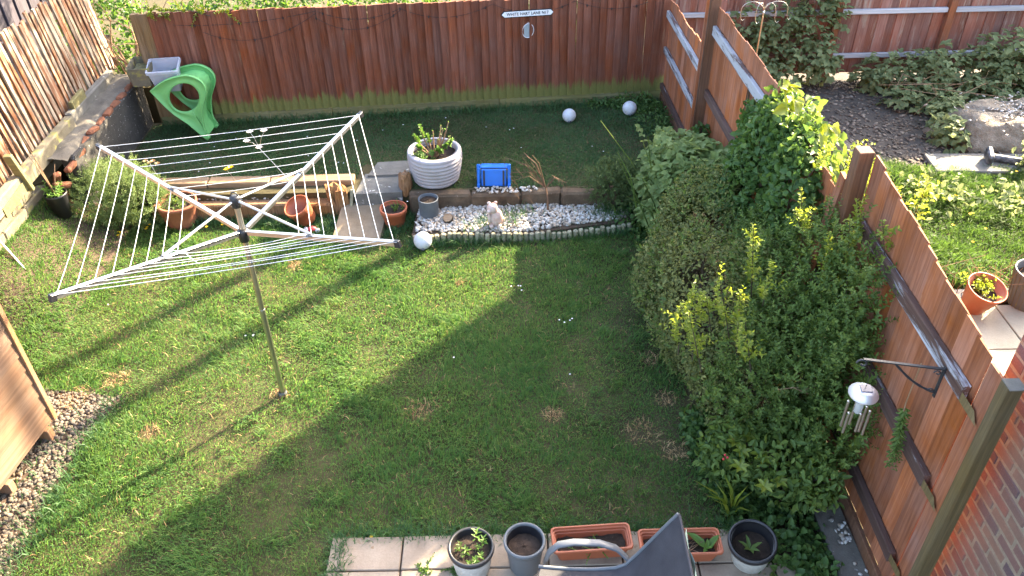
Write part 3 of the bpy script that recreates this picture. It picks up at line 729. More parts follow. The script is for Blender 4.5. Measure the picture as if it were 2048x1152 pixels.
gz_ = .875 + .02 * vnoise(np.stack([gx_, gy_, gy_ * 0], 2).reshape(-1, 3), 7).reshape(gx_.shape) + .02 * vnoise(np.stack([gx_, gy_, gy_ * 0 + 3], 2).reshape(-1, 3), 22).reshape(gx_.shape) - .05 * np.clip((gx_ + 4.52) / .07, 0, 1) * (1 + vnoise(np.stack([gy_ * 0, gy_, gy_ * 0], 2).reshape(-1, 3), 9).reshape(gx_.shape))
MB().sheet(np.stack([gx_, gy_, gz_], 2)).obj('mortar_bed', M_CONCG, wl, True)
bw = thing('block_wall', (-4.85, 6.7, .3), 'pale lichen covered concrete block wall at the left edge below the fence', 'wall')
blk = [MB().box((0, 0, 0), (.2, .43, .21), bev=.012).rough(.006, 9).mesh('concrete_block') for _ in range(3)]
for m_ in blk: m_.materials.append(M_BEAM)
for j in range(2):
    for i in range(5):
        place('concrete_block', blk[(i + j) % 3], (-4.86 - .004 * j + random.gauss(0, .006), 7.2 - .44 * i - .2 * (j % 2), .5 + .215 * j), rotz(random.gauss(0, .02)), bw)
bmn = MB().beam((-4.7, 8.2, .9), (-4.68, 6.0, .9), .09, .17, bev=.012).rough(.007, 5)
tag(bmn.obj('concrete_beam', M_BEAM, origin=(-4.7, 7.3, .8)), 'pale sunlit concrete gravel beam under the slat fence, nearer one', 'concrete beam')
tag(MB().beam((-4.73, 9.45, .9), (-4.73, 8.24, .92), .07, .14, bev=.012).rough(.007, 5).obj('concrete_beam', M_LICHEN, origin=(-4.73, 8.8, .82)), 'grey shaded concrete beam under the slat fence near the corner', 'concrete beam')
tag(MB().box((-4.72, 8.52, .99), (.05, .34, .17), rotx(.05), .008).rough(.003, 6).obj('mossy_board', M_GRAVELB, origin=(-4.72, 8.52, .9)), 'short mossy board patching the foot of the slat fence', 'board')

sf = thing('slat_fence', (-4.8, 8.2, .9), 'sunlit fence of narrow weathered orange and grey vertical slats on the left', 'fence')
sm = []
for k in range(5):
    h = 1.12; w_ = .0255 + .004 * (k % 3); prof = [(w_ * x, .011 * y) for x, y in ((-1, -.7), (-.88, -1), (.88, -1), (1, -.7), (1, .7), (.88, 1), (-.88, 1), (-1, .7))]
    L0 = [(x + .004 * random.gauss(0, 1), y, z) for z in (0,) for x, y in prof]
    me = MB().loft([[(x + .004 * math.sin(z * 5 + k), y, z) for x, y in prof] for z in (0, .28, .56, .84, h)], True, True).mesh('slat'); me.materials.append(M_SLAT); sm.append(me)
RS = np.array([[0, 0, 0], [1, 0, 0], [0, 0, 1]])
RL = rotz(math.pi / 2)                                           # slat width runs along the fence
lean = roty(math.radians(-4.6)) @ rotx(math.radians(2.9))        # slats lean outwards and along the fence
for i in range(44):
    y = 9.82 - .088 * i + random.gauss(0, .004)
    place('slat', sm[random.randrange(5)], (-4.8 - .012 * random.random(), y, .86 if y > 8.2 else .9), lean @ rotx(random.gauss(0, .012)) @ RL, sf, (1 + .15 * random.gauss(0, 1), 1, 1 + .015 * random.gauss(0, 1)))
for z in (1.15, 1.85):
    MB().beam((-4.86 - (z - .9) * .09, 10.0, z), (-4.86 - (z - .9) * .09, 6.1, z), .04, .08).obj('rail', M_RAILD, sf)
for y in (9.7, 7.9, 6.55):
    MB().beam((-4.9, y, .5), (-5.0, y - .06, 1.98), .09, .09, up=(0, 1, 0)).obj('post', M_POSTG, sf)
mp = thing('mossy_post', (-4.65, 6.6, .5), 'yellow green mossy stub post in front of the left fence', 'post')
MB().beam((-4.63, 6.98, .8), (-4.66, 6.9, 1.22), .08, .05, up=(0, 1, 0), bev=.006).obj('stub', M_GRAVELB, mp)
MB().beam((-4.645, 6.5, .84), (-4.64, 6.97, .88), .02, .1).obj('plank', M_GRAVELB, mp)
# ribbed pipe behind
pp = thing('ribbed_pipe', (-5.15, 7.25, .62), 'grey ribbed flexible pipe standing behind the left fence', 'pipe')
a, b = np.array([-5.35, 7.55, 1.3]), np.array([-5.05, 7.1, .66]); T = np.linspace(0, 1, 64)
MB().tube([a + (b - a) * t + np.array([.0, .0, .06 * math.sin(3.14 * t)]) for t in T], [.085 + .014 * math.sin(2 * math.pi * t * 20) for t in T], 14).obj('pipe', M_PIPE, pp, True)
# dark shed beyond the left fence
ds = thing('dark_shed', (-6.4, 8.3, .62), 'dark purple grey boarded shed beyond the left fence, top left corner', 'shed')
dbm = MB().box((0, 0, 1.2), (.13, .03, 2.4), bev=.006).mesh('shed_board'); dbm.materials.append(M_DARKSHED)
for i in range(32): place('shed_board', dbm, (-5.62 - .02 * (i % 2), 6.0 + .14 * i, .6), rotz(math.pi / 2), ds)
MB().box((-6.9, 8.3, 1.8), (2.4, 4.6, 2.4)).obj('shed_body', M_DARKSHED, ds)
# tree corner twigs at the far left
tw = thing('bare_shrub', (-4.75, 9.95, .7), 'bare grey twiggy shrub in the corner behind the fences', 'shrub')
mb = MB()
for k in range(16):
    p = [np.array([-4.6 + random.gauss(0, .08), 9.85 + random.gauss(0, .1), .7])]
    d = unit([random.gauss(.05, .3), random.gauss(0, .2), 1])
    for j in range(6): d = unit(d + np.random.default_rng(k * 9 + j).normal(size=3) * .28); p.append(p[-1] + d * .2)
    mb.tube(p, np.linspace(.012, .003, 7), 5)
mb.obj('twigs', M_TWIG, tw)

# ------------------------------------------------------------------ corner: trough, clear box, slide
def rrect(hx, hy, r, n=4):
    pts = []
    for (sx, sy, a0) in ((1, 1, 0), (-1, 1, 90), (-1, -1, 180), (1, -1, 270)):
        for k in range(n + 1):
            a = math.radians(a0 + 90 * k / n); pts.append((sx * (hx - r) + r * math.cos(a), sy * (hy - r) + r * math.sin(a)))
    return pts
def tub(name_thing, label, cat, c, hx, hy, h, taper, mat, R=np.eye(3), wall=.012, rim=.0, soil=None, soilmat=None, r=.02, group=None, steps=True, bodyname='tub'):
    """open box with rounded corners: body with wall thickness, rim, soil"""
    c = np.array(c, float); t = thing(name_thing, tuple(c), label, cat, group)
    def loop(k, z, ins=0.0, extra=0.0): return [R @ np.array([x, y, z]) + c for x, y in rrect(hx * k - ins + extra, hy * (1 - (1 - k) * hx / hy) - ins + extra, max(r - ins * .5, .004))]
    L = [loop(taper, 0), loop(taper + (1 - taper) * .5, h * .5), loop(1 - (1 - taper) * .12, h * .86)]
    if rim: L += [loop(1, h * .88, 0, rim), loop(1, h - .006, 0, rim), loop(1, h, 0, rim * .6)]
    else: L += [loop(1, h)]
    L += [loop(1, h, wall * .6)]
    if steps: L += [loop(1, h * .9, wall), loop(1, h * .88, wall * 2), loop(1, h * .76, wall * 2.2), loop(1, h * .74, wall * 3)]
    else: L += [loop(1, h * .9, wall)]
    L += [loop(taper + .06, h * .1, wall * (3 if steps else 1))]
    MB().loft(L, True, True).obj(bodyname, mat, t, False)
    if soil:
        n = 14; G = []
        for i in range(n):
            G.append([R @ np.array([(2 * i / (n - 1) - 1) * (hx * .95 - wall * 2.6), (2 * j / 7 - 1) * (hy * .93 - wall * 2.6), h * soil + .008 * rng.normal()]) + c for j in range(8)])
        MB().sheet(G).obj('soil', soilmat or M_SOIL, t, True)
    return t
cg = tub('stone_trough', 'small pale grey planter with mossy soil in the far left corner', 'planter', (-4.26, 9.28, .9), .13, .2, .22, .82, M_BEAM, rotz(.12), .016, 0, .72, M_GRAVELB, steps=False)
tub('clear_box', 'cloudy clear plastic storage box behind the green slide', 'box', (-3.98, 9.26, .82), .17, .13, .31, .78, M_CLEAR, rotz(.12) @ rotx(.22), .006, .012, None, steps=False)

slide = thing('toddler_slide', (-3.65, 9.1, .25), 'bright green plastic toddler slide with a round hole in its side', 'slide')
out = [(300, 181), (320, 165), (333, 158.5), (347, 153.5), (370, 149), (382, 150.5), (391, 153.5), (401, 159), (408, 166), (412.5, 174), (414, 184), (412, 195), (408.5, 205), (406, 215), (405.5, 228), (407, 245), (410, 259), (421, 274), (416, 281), (397, 264.5), (377.5, 248), (362, 237.5), (347, 227), (330, 212), (316, 198)]
hc, hr = (368.5, 195), (30.0, 29.0)
def slidepanel(name, Y, th, dx, sgn):
    n = 60; O = []; Hh = []
    oc = [np.array(p, float) for p in out]; seg = np.array([np.linalg.norm(oc[(i + 1) % len(oc)] - oc[i]) for i in range(len(oc))]); cum = np.concatenate([[0], np.cumsum(seg)])
    # resample the outline by angle around the hole centre so that rings match
    dense = []
    for i in range(len(oc)):
        for t in np.linspace(0, 1, 12)[:-1]: dense.append(oc[i] * (1 - t) + oc[(i + 1) % len(oc)] * t)
    dense = np.array(dense); ang = np.arctan2(dense[:, 1] - hc[1], dense[:, 0] - hc[0])
    o2 = []; h2 = []
    idx = np.linspace(0, len(dense), n + 1)[:-1].astype(int)
    for i in idx:
        q = dense[i]; a = math.atan2(q[1] - hc[1], q[0] - hc[0]); o2.append(q); h2.append(np.array([hc[0] + hr[0] * math.cos(a), hc[1] + hr[1] * math.sin(a)]))
    def w(p, y, ins=0.0):
        v = atY(p[0], p[1], 9.0); return np.array([v[0] + dx, y, v[2] + .0])
    def ring(ps, y): return [w(p, y) for p in ps]
    def between(k): return [o * (1 - k) + h * k for o, h in zip(o2, h2)]
    y0, y1 = Y, Y + th
    L = [ring(h2, y1), ring(between(.94), y0), ring(between(.75), y0 + .012), ring(between(.16), y0 + .012), ring(between(.08), y0 - .006), ring(between(.02), y0 - .004), ring(between(0), y0 + .01), ring(between(0), y1), ring(between(.1), y1 - .004), ring(h2, y1)]
    MB().loft(L, False, False).obj(name, M_GREEN, slide, True)
slidepanel('side_panel', 8.98, .035, 0, 1)
slidepanel('side_panel', 9.29, .035, .02, 1)
ch = [(340, 168), (370, 160), (390, 163), (400, 172), (404, 184), (402, 196), (398, 208), (396, 222), (396, 240), (399, 256), (409, 268), (413, 276)]
G = []
for y in np.linspace(9.0, 9.3, 6):
    G.append([np.array([atY(p[0], p[1], 9.0)[0] + .02 * (y - 9) / .3, y, atY(p[0], p[1], 9.0)[2]]) for p in ch])
MB().sheet(G).obj('chute', M_GREEN, slide, True)

# ------------------------------------------------------------------ terrace edge: sleepers, step, low wall, edging
sb = thing('timber_sleepers', (-2.8, 7.93, .1), 'long grey brown timber sleepers retaining the terrace, upper row', 'sleeper')
for a, b in ((-3.98, -3.3), (-3.295, -2.62), (-2.615, -1.7)):
    MB().box(((a + b) / 2, 7.945, .2), (b - a - .006, .15, .22), rotz(random.gauss(0, .004)), .01).rough(.004, 6).obj('sleeper', M_SLEEPER, sb)
fs = thing('front_sleeper', (-2.6, 7.66, 0), 'rotting orange brown front sleeper beside the terracotta pots', 'sleeper')
MB().box((-3.1, 7.665, .09), (1.5, .14, .19), rotz(.01), .014).rough(.012, 9).obj('beam', M_ROT, fs)
MB().box((-2.13, 7.665, .09), (.42, .14, .18), rotz(-.02), .014).rough(.014, 9).obj('beam', M_ROT, fs)
lg = thing('rotten_log', (-1.82, 7.72, .05), 'upright rotten orange brown log at the end of the sleepers', 'log')
V = []
mb = MB()
for z_, r_ in ((.02, .095), (.12, .1), (.22, .092), (.3, .085), (.34, .06)):
    V.append([(-1.86 + r_ * 1.15 * math.cos(a) * (1 + .12 * math.sin(3 * a + z_ * 9)), 7.71 + r_ * .8 * math.sin(a) * (1 + .15 * math.cos(5 * a)), z_ + .02 * math.sin(4 * a)) for a in np.linspace(0, 6.283, 25)[:-1]])
mb.loft(V, True, True).rough(.008, 30).obj('log', M_ROT, lg)
for k in range(7):
    a = random.random() * 6.28; p = np.array([-1.86 + .1 * math.cos(a), 7.71 + .075 * math.sin(a), .05]); MB().beam(p, p + np.array([random.gauss(0, .02), random.gauss(0, .02), .2 + .12 * random.random()]), .03, .012, up=(math.cos(a), math.sin(a), 0)).rough(.003, 20).obj('splinter', M_ROT, lg)
MB().beam((-1.73, 7.63, .02), (-1.7, 7.74, .27), .05, .035, up=(1, 0, 0)).rough(.004, 12).obj('broken_stake', M_STAKE, lg)

st = thing('step_slab', (-1.4, 7.95, .05), 'grey lichen spotted stone slab step between the sleepers and the big planter', 'slab')
MB().add(*(lambda P: ([(x, y, .1) for x, y in P] + [(x, y, .262) for x, y in P], [(3, 2, 1, 0), (4, 5, 6, 7)] + [(i, (i + 1) % 4, 4 + (i + 1) % 4, 4 + i) for i in range(4)]))([(-1.66, 7.66), (-1.16, 7.68), (-1.13, 8.1), (-1.6, 8.08)])).rough(.006, 5).obj('slab', M_LICHEN, st)
MB().add(*(lambda P: ([(x, y, .18) for x, y in P] + [(x, y, .285) for x, y in P], [(3, 2, 1, 0), (4, 5, 6, 7)] + [(i, (i + 1) % 4, 4 + (i + 1) % 4, 4 + i) for i in range(4)]))([(-1.56, 8.0), (-1.08, 8.02), (-1.08, 8.32), (-1.48, 8.3)])).rough(.005, 5).obj('slab', M_LICHEN, st)
ls = thing('ramp_slab', (-1.6, 7.45, 0), 'flat tan stone slab sloping down to the lawn in front of the step', 'slab')
MB().add([(-1.86, 7.13, -.02), (-1.36, 7.15, -.02), (-1.31, 7.72, -.02), (-1.82, 7.7, -.02), (-1.86, 7.13, .035), (-1.36, 7.15, .035), (-1.31, 7.72, .125), (-1.82, 7.7, .125)], [(3, 2, 1, 0), (4, 5, 6, 7), (0, 1, 5, 4), (1, 2, 6, 5), (2, 3, 7, 6), (3, 0, 4, 7)]).rough(.004, 5).obj('slab', M_SLABT, ls)
rb = thing('brown_log', (-1.12, 7.76, .2), 'short crumbling brown log chunk beside the big ribbed planter', 'log')
V = [[(-1.13 + .065 * s_ * math.cos(a) * (1 + .15 * math.sin(3 * a)), 7.78 + .075 * s_ * math.sin(a) * (1 + .1 * math.cos(4 * a)), z_ + .015 * math.sin(5 * a)) for a in np.linspace(0, 6.283, 21)[:-1]] for z_, s_ in ((.2, 1.1), (.3, 1.05), (.4, .95), (.43, .7))]
MB().loft(V, True, True).rough(.008, 40).obj('log', M_ROT, rb)

lw = thing('low_wall', (.3, 7.66, 0), 'low brown concrete block wall holding up the terrace behind the pebbles', 'wall')
xs_ = [-1.08, -.42, .12, .55, 1.0, 1.46, 1.95]
for a, b in zip(xs_[:-1], xs_[1:]):
    MB().box(((a + b) / 2, 7.672 + .006 * random.gauss(0, 1), .12), (b - a - .004, .13, .265 + .008 * random.gauss(0, 1)), rotz(random.gauss(.01, .008)), .02).rough(.009, 11).obj('block', M_CONC, lw)
pebbles('loose_stones', '', scatter([(-.4, 7.62), (.3, 7.62), (.3, 7.74), (-.4, 7.74)], 90, .262, .004), .014, M_PEBW, 'pebbles', parent=lw)

ed = thing('log_roll_edging', (.1, 7.1, 0), 'row of small grey timber stakes edging the pebble bed', 'edging')
em = [MB().lathe([(.026, -.03), (.027, .05), (.026, .112), (.02, .12)], 9, closed=True).rough(.002, 30).mesh('stake') for _ in range(4)]
for m_ in em: m_.materials.append(M_STAKE)
for i in range(40):
    t = i / 39; x = -.98 + 2.22 * t; y = 7.07 + .02 * math.sin(t * 5) + (.2 * max(0, (t - .5)) ** 1.2 * 2.0)
    place('stake', em[i % 4], (x, y, .0), rotx(random.gauss(0, .05)) @ roty(random.gauss(0, .05)), ed, (1, 1, .86 + .2 * random.random() - .16 * (t > .3) - .1 * (t > .62)))

# ------------------------------------------------------------------ pots
def pot(name, label, c, prof_out, wall, soil_z, mat, R=np.eye(3), rimmat=None, rim=None, soilmat=None, group=None, n=36, cat='plant pot'):
    """prof_out: outer (radius, height) pairs from foot to lip"""
    c = np.array(c, float); t = thing(name, tuple(c), label, cat, group)
    top = prof_out[-1]; inner = [(max(r - wall, .005), z) for r, z in prof_out[::-1] if z > .01]
    MB().lathe(prof_out + inner + [(.001, .012)], n, c, R).obj('pot_body', mat, t, True)
    if rim:
        r0, z0, w_, h_ = rim
        MB().lathe([(r0, z0 - h_), (r0 + w_ * .8, z0 - h_), (r0 + w_, z0 - h_ * .5), (r0 + w_ * .8, z0), (r0, z0 + .003), (r0 - w_ * .7, z0 - .002), (r0 - w_ * .8, z0 - h_ * .6)], n, c, R, foot=False).obj('rim', rimmat or mat, t, True)
    if soil_z:
        rs = np.interp(soil_z, [z for r, z in prof_out], [r for r, z in prof_out]) - wall * 1.02
        G = [(.001, soil_z + .012)] + [(rs * k, soil_z + .01 * (1 - k) + .004 * rng.normal()) for k in (.2, .4, .6, .8)] + [(rs, soil_z)]
        m_ = MB().lathe(G[::-1], n, c, R); m_.f = [f for f in m_.f if len(f) == 4]; m_.rough(.004, 60).obj('soil', soilmat or M_SOIL, t, True)
    return t
# big ribbed planter
pr = [(.2, 0), (.235, .02)]
for k in range(7):
    z0 = .03 + .043 * k; r0 = .235 + .05 * math.sin(math.pi * .5 * (k + .5) / 7)
    pr += [(r0, z0), (r0 + .011, z0 + .012), (r0 + .011, z0 + .028), (r0 + .002, z0 + .041)]
pr += [(.287, .335), (.292, .352), (.288, .368), (.278, .374)]
pot('ribbed_planter', 'large round lilac grey ribbed planter standing on the terrace edge', (-.8, 7.94, .25), pr, .045, .3, M_BIGPOT, cat='planter', n=48)
sh = thing('potted_shrub', (-.8, 7.94, .54), 'pruned woody shrub with fresh green tips in the large ribbed planter', 'shrub')
parts = []; mb = MB(); lows = []
ends = [(-.13, -.03, .34, 1), (-.2, .02, .2, 1), (-.17, -.06, .12, 1), (-.06, 0, .22, 1), (.0, .03, .27, 0), (.05, -.02, .2, 0), (.09, .03, .33, 0), (.11, .0, .3, 0), (.17, .06, .35, 0), (.14, -.03, .12, 1), (.2, .03, .14, 1), (.05, -.08, .1, 1), (.18, .0, .22, 0), (-.02, -.1, .06, 1), (.09, -.1, .08, 1)]
for dx, dy, dz, lf in ends:
    a = np.array([-.8 + dx * .15, 7.92 + dy * .2, .55]); b = np.array([-.8 + dx, 7.94 + dy, .56 + dz]); m_ = (a + b) / 2 + np.array([dx * .1, 0, .02])
    mb.tube([a, m_, b], [.011, .008, .005], 6)
    if lf: parts.append(shoot(m_, b + UZ * .03, 34, .045, .032)[0])
    else: parts.append(shoot(m_ * .6 + b * .4, b, 4, .03, .02)[0])
for k in range(14):
    a = np.array([-.92 + random.gauss(0, .06), 7.86 + random.gauss(0, .05), .55]); parts.append(shoot(a, a + np.array([random.gauss(0, .06), random.gauss(-.03, .04), .1]), 16, .04, .014)[0])
mb.obj('branches', M_TWIG, sh); npmesh('foliage', *merge(parts), L_PLANT, sh)

pot('slate_pot', 'plain slate grey cylinder pot on the white pebbles', (-.86, 7.47, .09), [(.095, 0), (.1, .02), (.106, .21), (.108, .215)], .012, .185, M_SLATEPOT)
tp = [(.105, 0), (.11, .012), (.142, .16), (.15, .162), (.156, .2), (.158, .215), (.155, .22)]
pot('terracotta_pot', 'round terracotta pot with a green plant by the ramp slab', (-1.23, 7.43, .02), [(r * .93, z * .95) for r, z in tp], .014, .165, M_TERRA, group=None)
pot('terracotta_pot', 'tipped over empty terracotta pot leaning by the sleeper', (-2.17, 7.5, .06), [(r * .9, z * 1.12) for r, z in tp], .012, .06, M_TERRA, rotz(.4) @ roty(math.radians(-24)) @ rotx(math.radians(10)))
pot('terracotta_planter', 'wide terracotta planter with weeds beside the lavender bush', (-3.55, 7.58, .0), [(.15, 0), (.16, .015), (.178, .1), (.19, .19), (.2, .2), (.205, .235), (.212, .245), (.212, .265), (.205, .272)], .02, .215, M_TERRAC)
pot('black_pot', 'tall black plastic pot standing beside the lavender', (-4.55, 7.2, .36), [(.075, 0), (.1, .24), (.108, .25), (.108, .27)], .008, .23, M_BLACKPL)
def small_plant(name, label, c, n, spread, h, L, W, mat=L_PLANT, cat='plant', k=8, stems=True):
    c = np.array(c, float); t = thing(name, tuple(c), label, cat); parts = []; mb = MB()
    for i in range(n):
        a = c + np.array([random.gauss(0, spread * .4), random.gauss(0, spread * .4), 0]); b = a + np.array([random.gauss(0, spread * .6), random.gauss(0, spread * .6), h * (.6 + .6 * random.random())])
        l_, p_ = shoot(a, b, k, L, W); parts.append(l_); mb.tube([a, (a + b) / 2, b], [.004, .003, .0015], 5)
    npmesh('foliage', *merge(parts), mat, t); tag(mb.obj('stems', L_PLANT, t), kind='stuff'); return t
small_plant('pot_herb', 'low green herb growing in the pot by the ramp slab', (-1.2, 7.45, .18), 12, .07, .07, .03, .012, L_COT)
small_plant('pot_weeds', 'green weeds growing in the wide terracotta planter', (-3.55, 7.58, .215), 16, .12, .09, .045, .02, L_COT)
bp = small_plant('pot_foliage', 'bright green leaves growing in the tall black pot', (-4.55, 7.2, .6), 16, .12, .12, .05, .022, L_PLANT)
tws = thing('dry_canes', (-4.55, 7.2, .6), 'thin brown canes sticking up out of the black pot', 'canes')
for dx, dy, h in ((-.16, .1, .62), (-.1, -.02, .5), (.05, .1, .3), (-.02, -.05, .36)): MB().tube([(-4.55, 7.2, .6), (-4.55 + dx * .5, 7.2 + dy * .5, .6 + h * .55), (-4.55 + dx, 7.2 + dy, .6 + h)], [.006, .005, .003], 5).obj('cane', M_TWIG, tws)

# lavender
lv = thing('lavender_bush', (-4.2, 7.72, 0), 'wide grey green lavender bush in front of the left wall', 'bush')
P, N = blob([((-4.18, 7.66, .33), (.42, .34, .36)), ((-3.9, 7.6, .25), (.28, .26, .29)), ((-4.36, 7.5, .34), (.28, .27, .3))], 3000, .2, 8, .45)
parts = []
for p, n_ in zip(P, N):
    d = unit(n_ * .8 + UZ * .9 + rng.normal(size=3) * .35); parts.append(shoot(p, p + d * .09, 9, .038, .0095, 0, .6)[0])
npmesh('foliage', *merge(parts), L_LAV, lv)
mb = MB()
for k in range(40):
    a = random.random() * 6.28; mb.tube([(-4.2, 7.72, 0), (-4.2 + .18 * math.cos(a), 7.74 + .13 * math.sin(a), .16), (-4.2 + .42 * math.cos(a), 7.74 + .28 * math.sin(a), .28 + .1 * random.random())], [.012, .008, .004], 5)
mb.obj('stems', M_BARK, lv)

# wood slice, ornament, globes
ws = thing('log_slice', (-.65, 7.35, .1), 'small round log slice with cut face on the white pebbles', 'log')
RW = rotx(math.radians(24)) @ roty(math.radians(-8))
MB().lathe([(.052, 0), (.056, .012), (.056, .05), (.05, .056)], 22, (-.65, 7.35, .1), RW).rough(.002, 30).obj('bark', M_BARK, ws)
MB().lathe([(.049, .0), (.049, .0045), (.001, .0045)], 22, np.array([-.65, 7.35, .1]) + RW @ np.array([0, 0, .054]), RW).obj('cut_face', M_SLEEPER, ws)
orn = thing('animal_ornament', (-.16, 7.22, .09), 'pinkish white ceramic animal figure sitting on the pebble bed', 'ornament')
mb = MB(); c = np.array([-.16, 7.24, .1])
mb.ball(c + (.01, 0, .075), (.058, .05, .085), 18, 12).ball(c + (-.02, -.012, .175), (.047, .045, .045), 16, 10).ball(c + (-.045, -.045, .165), (.022, .022, .02), 12, 8)
mb.ball(c + (-.045, .01, .212), (.016, .013, .014), 10, 6).ball(c + (.008, .015, .21), (.016, .013, .014), 10, 6)
mb.ball(c + (-.03, -.045, .02), (.02, .03, .02), 10, 6).ball(c + (.035, -.04, .02), (.02, .03, .02), 10, 6).ball(c + (-.045, -.03, .09), (.016, .016, .05), 10, 6).ball(c + (.06, .03, .04), (.02, .02, .025), 8, 6)
mb.v = [tuple(c + (np.array(p) - c) * 1.25) for p in mb.v]; mb.rough(.003, 40).obj('figure', M_ORN, orn, True)
for (x, y, z, r), lab in zip(((-.9, 7.0, 0, .093), (.745, 9.27, .25, .083), (1.5, 9.42, .25, .088)), ('white ball at the corner of the pebble bed edging', 'white ball lying below the street sign near the back fence', 'white ball nearest the right corner of the back fence')):
    t = thing('white_ball', (x, y, z), lab, 'ball', 'white garden balls')
    MB().ball((x, y, z + r * .97), r, 28, 18).obj('globe', M_WHITEB, t, True)
    MB().lathe([(.022, 0), (.024, .006), (.02, .012)], 14, np.array([x, y, z + r * .97]) + rotx(2.2) @ np.array([0, 0, r * .985]), rotx(2.2)).obj('plug', M_GREYPOT, t, True)

# blue child's chair lying on its side
bc = thing('toy_chair', (-.17, 7.8, .25), 'bright blue plastic child chair lying on the terrace grass', 'chair')
c = np.array([-.17, 7.765, .25]); RB = rotz(-.04) @ rotx(math.radians(-14))
def bx(name, cc, d, bev=.008, mat=M_BLUE): MB().box(c + RB @ np.array(cc), d, RB, bev).obj(name, mat, bc)
bx('seat', (0, 0, .1), (.27, .02, .19)); bx('side_panel', (-.165, .06, .1), (.03, .17, .23)); bx('side_panel', (.165, .06, .1), (.03, .17, .23))
bx('backrest', (0, .14, .19), (.3, .15, .02)); bx('leg', (-.165, -.03, .02), (.032, .03, .05)); bx('leg', (.165, -.03, .02), (.032, .03, .05)); bx('leg', (-.165, .0, .225), (.034, .034, .05)); bx('leg', (.165, .0, .225), (.034, .034, .05))
bx('seat_slot', (-.105, -.012, .1), (.02, .006, .17), .002, M_SIGNK); bx('seat_slot', (.105, -.012, .1), (.02, .006, .17), .002, M_SIGNK)

# dead shrub and small conifer on the bed
dsr = thing('dead_shrub', (.4, 7.5, .1), 'bare brown dead shrub with arching dry stems on the pebble bed', 'shrub')
mb = MB(); c = np.array([.4, 7.5, .1]); f0 = c + (-.02, .03, .26)
mb.tube([c, c + (0, .01, .13), f0], [.012, .01, .009], 6)
for k in range(3, 26, 2):
    up = k % 2 == 0
    d = np.array([random.uniform(-.42, -.08), random.gauss(.03, .08), random.uniform(.1, .42)]) if k < 18 else np.array([random.uniform(.1, .36), random.gauss(.02, .06), random.uniform(.05, .16)])
    if k > 23: d = np.array([random.uniform(-.3, -.1), -.02, -.06])
    b = f0 + d; dr = b + np.array([-.07 * np.sign(-d[0]) * -1, -.02, -.12 - .12 * random.random()])
    m1 = f0 + d * .5 + UZ * .1
    mb.tube([f0, m1, b, (b + dr) / 2 + np.array([np.sign(d[0]) * .05, 0, .03]), dr], [.0045, .0035, .0028, .0022, .0016], 4)
mb.obj('branches', M_DEAD, dsr)
cf = thing('dwarf_conifer', (1.12, 7.5, .1), 'small sparse dark conifer shrub at the right end of the low wall', 'shrub')
P, N = blob([((1.02, 7.58, .42), (.2, .15, .14)), ((1.28, 7.62, .38), (.19, .16, .16)), ((1.1, 7.55, .26), (.22, .14, .13)), ((1.35, 7.5, .2), (.2, .16, .15)), ((1.15, 7.6, .5), (.16, .12, .12))], 900, .25, 9, .55); parts = []
for p, n_ in zip(P, N):
    d = unit(n_ + UZ * .45 + rng.normal(size=3) * .4); parts.append(shoot(p, p + d * .1, 14, .03, .011, 0, .8)[0])
npmesh('foliage', *merge(parts), L_CON, cf)
mb = MB()
for d in ((-.12, .08, .36), (.15, .1, .32), (.0, .04, .22), (.22, .0, .2), (-.2, .04, .25)): mb.tube([(1.12, 7.5, .09), (1.12 + d[0] * .4, 7.5 + d[1] * .5, .1 + d[2] * .6), (1.12 + d[0], 7.5 + d[1], .1 + d[2])], [.014, .01, .005], 6)
mb.obj('stems', M_BARK, cf)
wd = thing('low_weeds', (1.2, 7.35, .1), 'low green weeds spreading at the right end of the pebble bed', 'weeds')
P, N = blob([((1.25, 7.4, .1), (.25, .2, .1)), ((1.5, 7.45, .12), (.25, .25, .16)), ((1.4, 7.2, .06), (.2, .15, .1))], 900, .2, 8, .5); npmesh('foliage', *clothe(P, N, .045, .026), L_IVY, wd)
MB().tube([(1.3, 7.4, .05), (1.32, 7.4, .12), (1.36, 7.42, .16)], .005, 5).obj('stem', M_BARK, wd)

# ------------------------------------------------------------------ rotary washing line
B0 = np.array([-1.92, 4.92, 0.0]); AX = unit([.001, .03, 1]); HL = B0 + AX * 1.59; HT = B0 + AX * 1.863
TIPS = [np.array(p) for p in ((-.699, 4.25, 1.958), (-1.189, 6.196, 1.900), (-3.136, 5.706, 1.918), (-2.646, 3.76, 1.975))]
ra = thing('rotary_airer', tuple(B0), 'silver rotary washing line with four arms and white lines on the lawn', 'washing line')
MB().tube([B0, B0 + AX * .3, B0 + AX * .6, B0 + AX * .9], .0215, 18).obj('lower_pole', M_STEEL, ra, True)
MB().tube([B0 + AX * .88, B0 + AX * 1.2, B0 + AX * 1.5, HT], .0205, 18).obj('upper_pole', M_STEEL, ra, True)
MB().lathe([(.035, 0), (.036, .03), (.03, .045)], 18, B0).obj('ground_socket', M_GREYPOT, ra, True)
RA = np.array([unit(np.cross((0, 1, 0), AX)), unit(np.cross(AX, unit(np.cross((0, 1, 0), AX)))), AX]).T
MB().lathe([(.025, -.07), (.034, -.065), (.037, -.03), (.042, -.02), (.042, .02), (.036, .03), (.024, .032)], 20, HL, RA).obj('runner_hub', M_BLACKPL, ra, True)
MB().lathe([(.024, -.06), (.034, -.055), (.037, -.01), (.037, .02), (.03, .03), (.001, .032)], 20, HT, RA).obj('top_hub', M_BLACKPL, ra, True)
MB().tube([HT + RA @ np.array([.024 * math.cos(a), 0, .03 + .03 * math.sin(a)]) for a in np.linspace(0, math.pi, 9)], .005, 6).obj('top_handle', M_BLACKPL, ra, True)
